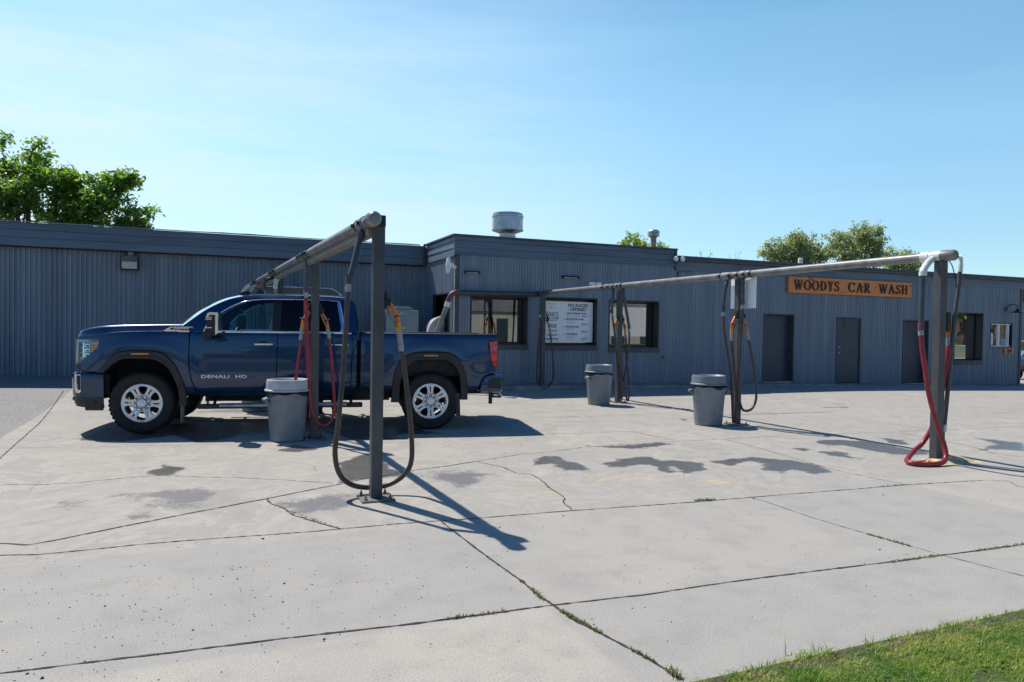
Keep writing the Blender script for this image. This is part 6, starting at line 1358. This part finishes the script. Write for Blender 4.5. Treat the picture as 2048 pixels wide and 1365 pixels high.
for x in (26.4, 32.2):
    b = MB(); b.lathe([(.1, 0), (.45, 0), (.48, .1), (.45, .3), (.1, .3)], 20, (x, -13.6, .48), 'y'); b.build('wheel', M['tyre'], t, world=True)
t = thing('added_dark_building', 'dark brown building added across the street to darken the reflection in the tall right window', 'building', (95, -34, 0))  # added out of view as a dark reflection for the tall right window
b = MB(); b.box(62, 150, -50, -33, 0, 4.2); b.build('wall', M['darkbrick'], t, world=True); b = MB(); b.box(61.8, 150.2, -50.2, -32.8, 4.2, 7.5); b.build('roof', M['under'], t, world=True)
for x0, x1 in ((25.2, 26.4), (38.0, 39.6), (41.5, 42.2)):
    b = MB(); b.box(x0, x1, -30.05, -29.98, 0, 2.4); o = b.build('service_door', M['door'], bpy.data.objects['shop_building'], world=True)
t = thing('store_building', 'low building with a red band across the street, mirrored in the truck doors', 'building', (-30, -36, 0))
b = MB(); b.box(-60, -6, -50, -34, 0, 3.2); b.build('wall', M['block'], t, world=True); b = MB(); b.box(-60.3, -5.7, -50.3, -33.7, 3.2, 4.0); b.build('fascia', M['redpaint'], t, world=True)
rt = tree('street_tree', 'green street tree across the road, first from the left', (-38, -24, 0), [(-38, -24, 6, 2.2), (-36.5, -24, 5, 1.8), (-39.5, -24, 5, 1.8), (-38, -25, 4, 1.6)], 3000, .4, 'leaf1', .25, 'street trees across the road', 1.6, 0, 1.2)
for i, x in enumerate((-22, -9, 66, 76, 86, 97, 108, 120, 132)):  # trees past the shop are added to darken the tall right window's reflection
    c = copy_tree(rt); c.matrix_basis = Matrix.Translation((x, -25-i*.6, 0)) @ Matrix.Scale(1.0 if i < 2 else 1.35, 4) @ Matrix.Rotation(1.3*(i+1), 4, 'Z'); c['label'] = 'unseen green street tree across the road, %s from the left' % ('second', 'third', 'fourth', 'fifth', 'sixth', 'seventh', 'eighth', 'ninth', 'tenth')[i]

# ------------------------------------------------------------------ camera, light, sky
f_, yaw, pit, rol, H_ = 1420., math.radians(22.8), math.radians(-1.12), math.radians(.86), 1.575
F_ = Vector((math.sin(yaw)*math.cos(pit), math.cos(yaw)*math.cos(pit), math.sin(pit))); R0 = Vector((math.cos(yaw), -math.sin(yaw), 0)); U0 = R0.cross(F_)
Rr = R0*math.cos(rol)+U0*math.sin(rol); Uu = U0*math.cos(rol)-R0*math.sin(rol)
cam = bpy.data.cameras.new('camera'); co = bpy.data.objects.new('camera', cam); COL.objects.link(co)
cam.sensor_fit = 'HORIZONTAL'; cam.sensor_width = 36; cam.lens = f_/2048*36; cam.clip_end = 2000; cam.clip_start = .05
m4 = Matrix((Rr, Uu, -F_)).transposed().to_4x4(); m4.translation = (0, 0, H_); co.matrix_world = m4; SC.camera = co
SD = Vector((-.235, .520, .821)).normalized()
sl = bpy.data.lights.new('sun', 'SUN'); sl.energy = 5.0; sl.angle = math.radians(.55); sl.color = (1, .945, .87)
so = bpy.data.objects.new('sun', sl); COL.objects.link(so); so.rotation_euler = SD.to_track_quat('Z', 'Y').to_euler(); so.location = (0, 0, 20)
wd = bpy.data.worlds.new('World'); SC.world = wd; wd.use_nodes = True; nt = wd.node_tree; bg = nt.nodes['Background']
sk = nt.nodes.new('ShaderNodeTexSky'); sk.sky_type = 'NISHITA'; sk.sun_disc = False; sk.sun_elevation = math.asin(SD.z); sk.sun_rotation = math.atan2(SD.x, SD.y); sk.dust_density = 1.2; sk.ozone_density = 1.6; sk.air_density = 1.0; sk.altitude = 1200
# thin cirrus
tc = nt.nodes.new('ShaderNodeTexCoord'); mp = nt.nodes.new('ShaderNodeMapping'); mp.inputs['Scale'].default_value = (.9, .9, 7); mp.inputs['Rotation'].default_value = (0, .10, 0); nt.links.new(tc.outputs['Generated'], mp.inputs[0])
n1 = N(nt, 'ShaderNodeTexNoise', Scale=1.6, Detail=7., Roughness=.62); nt.links.new(mp.outputs[0], n1.inputs['Vector'])
sx = nt.nodes.new('ShaderNodeSeparateXYZ'); nt.links.new(tc.outputs['Generated'], sx.inputs[0])
dt = nt.nodes.new('ShaderNodeVectorMath'); dt.operation = 'DOT_PRODUCT'; nt.links.new(tc.outputs['Generated'], dt.inputs[0]); dt.inputs[1].default_value = Vector((-.42, .86, .28)).normalized()
near = ramp(nt, dt.outputs['Value'], [(.50, .10), (.98, 1.)])
low = ramp(nt, sx.outputs['Z'], [(0., 1.), (.22, .95), (.50, .18)])
cl = ramp(nt, n1.outputs[0], [(.36, .16), (.62, 1.)])
fac = math_(nt, 'MULTIPLY', math_(nt, 'MULTIPLY', cl, near), low); fac = math_(nt, 'MULTIPLY', fac, .95)
tint = mixc(nt, 1., sk.outputs[0], (1.02, 1.24, 1.18), 'MULTIPLY')
# the sky deepens towards the zenith and away from the sun
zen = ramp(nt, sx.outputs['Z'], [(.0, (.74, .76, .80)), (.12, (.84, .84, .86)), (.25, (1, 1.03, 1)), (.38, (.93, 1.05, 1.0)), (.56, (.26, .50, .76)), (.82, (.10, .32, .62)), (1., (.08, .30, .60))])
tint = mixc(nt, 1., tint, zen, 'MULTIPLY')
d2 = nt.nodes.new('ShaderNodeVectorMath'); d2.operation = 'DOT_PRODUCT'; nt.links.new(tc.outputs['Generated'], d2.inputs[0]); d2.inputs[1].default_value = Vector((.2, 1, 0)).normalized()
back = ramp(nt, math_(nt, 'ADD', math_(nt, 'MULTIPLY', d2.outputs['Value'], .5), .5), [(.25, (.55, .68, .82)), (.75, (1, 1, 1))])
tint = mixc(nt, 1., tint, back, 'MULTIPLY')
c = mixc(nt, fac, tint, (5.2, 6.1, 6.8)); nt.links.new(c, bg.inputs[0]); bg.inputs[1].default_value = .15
SC.view_settings.view_transform = 'Standard'; SC.view_settings.look = 'None'; SC.view_settings.exposure = 0.06; SC.view_settings.gamma = 1
SC.render.engine = 'CYCLES'; SC.cycles.max_bounces = 8; SC.cycles.transparent_max_bounces = 12
# ------------------------------------------------------------------ small pieces become parts of their own
def split_loose(o):
    me = o.data; n = len(me.vertices); par = list(range(n))
    def find(a):
        while par[a] != a: par[a] = par[par[a]]; a = par[a]
        return a
    for e in me.edges:
        a, b = find(e.vertices[0]), find(e.vertices[1])
        if a != b: par[a] = b
    groups = {}
    for i in range(n): groups.setdefault(find(i), []).append(i)
    if len(groups) < 2: return
    gl = list(groups.values()); gid = {}
    for k, g in enumerate(gl):
        for i in g: gid[i] = k
    polys = [[] for _ in gl]
    for p in me.polygons: polys[gid[p.vertices[0]]].append(p)
    for k, g in enumerate(gl):
        ix = {v: i for i, v in enumerate(g)}; nm = bpy.data.meshes.new(o.name.split('.')[0])
        nm.from_pydata([me.vertices[v].co[:] for v in g], [], [[ix[v] for v in p.vertices] for p in polys[k]])
        nm.polygons.foreach_set('use_smooth', [p.use_smooth for p in polys[k]]); nm.materials.append(me.materials[0])
        try: nm.set_sharp_from_angle(angle=math.radians(35))
        except Exception: pass
        nm.update(); c = bpy.data.objects.new(o.name.split('.')[0], nm); COL.objects.link(c); c.parent = o.parent; c.matrix_basis = o.matrix_basis.copy()
    bpy.data.objects.remove(o)
SPLIT = ('goods', 'door_knob', 'lug_nut', 'screw', 'anchor_bolt', 'corner_trim', 'wheel_housing', 'leg', 'hanger', 'top_box', 'wiper')
for o in [o for o in bpy.data.objects if o.type == 'MESH' and o.name.split('.')[0] in SPLIT]: split_loose(o)
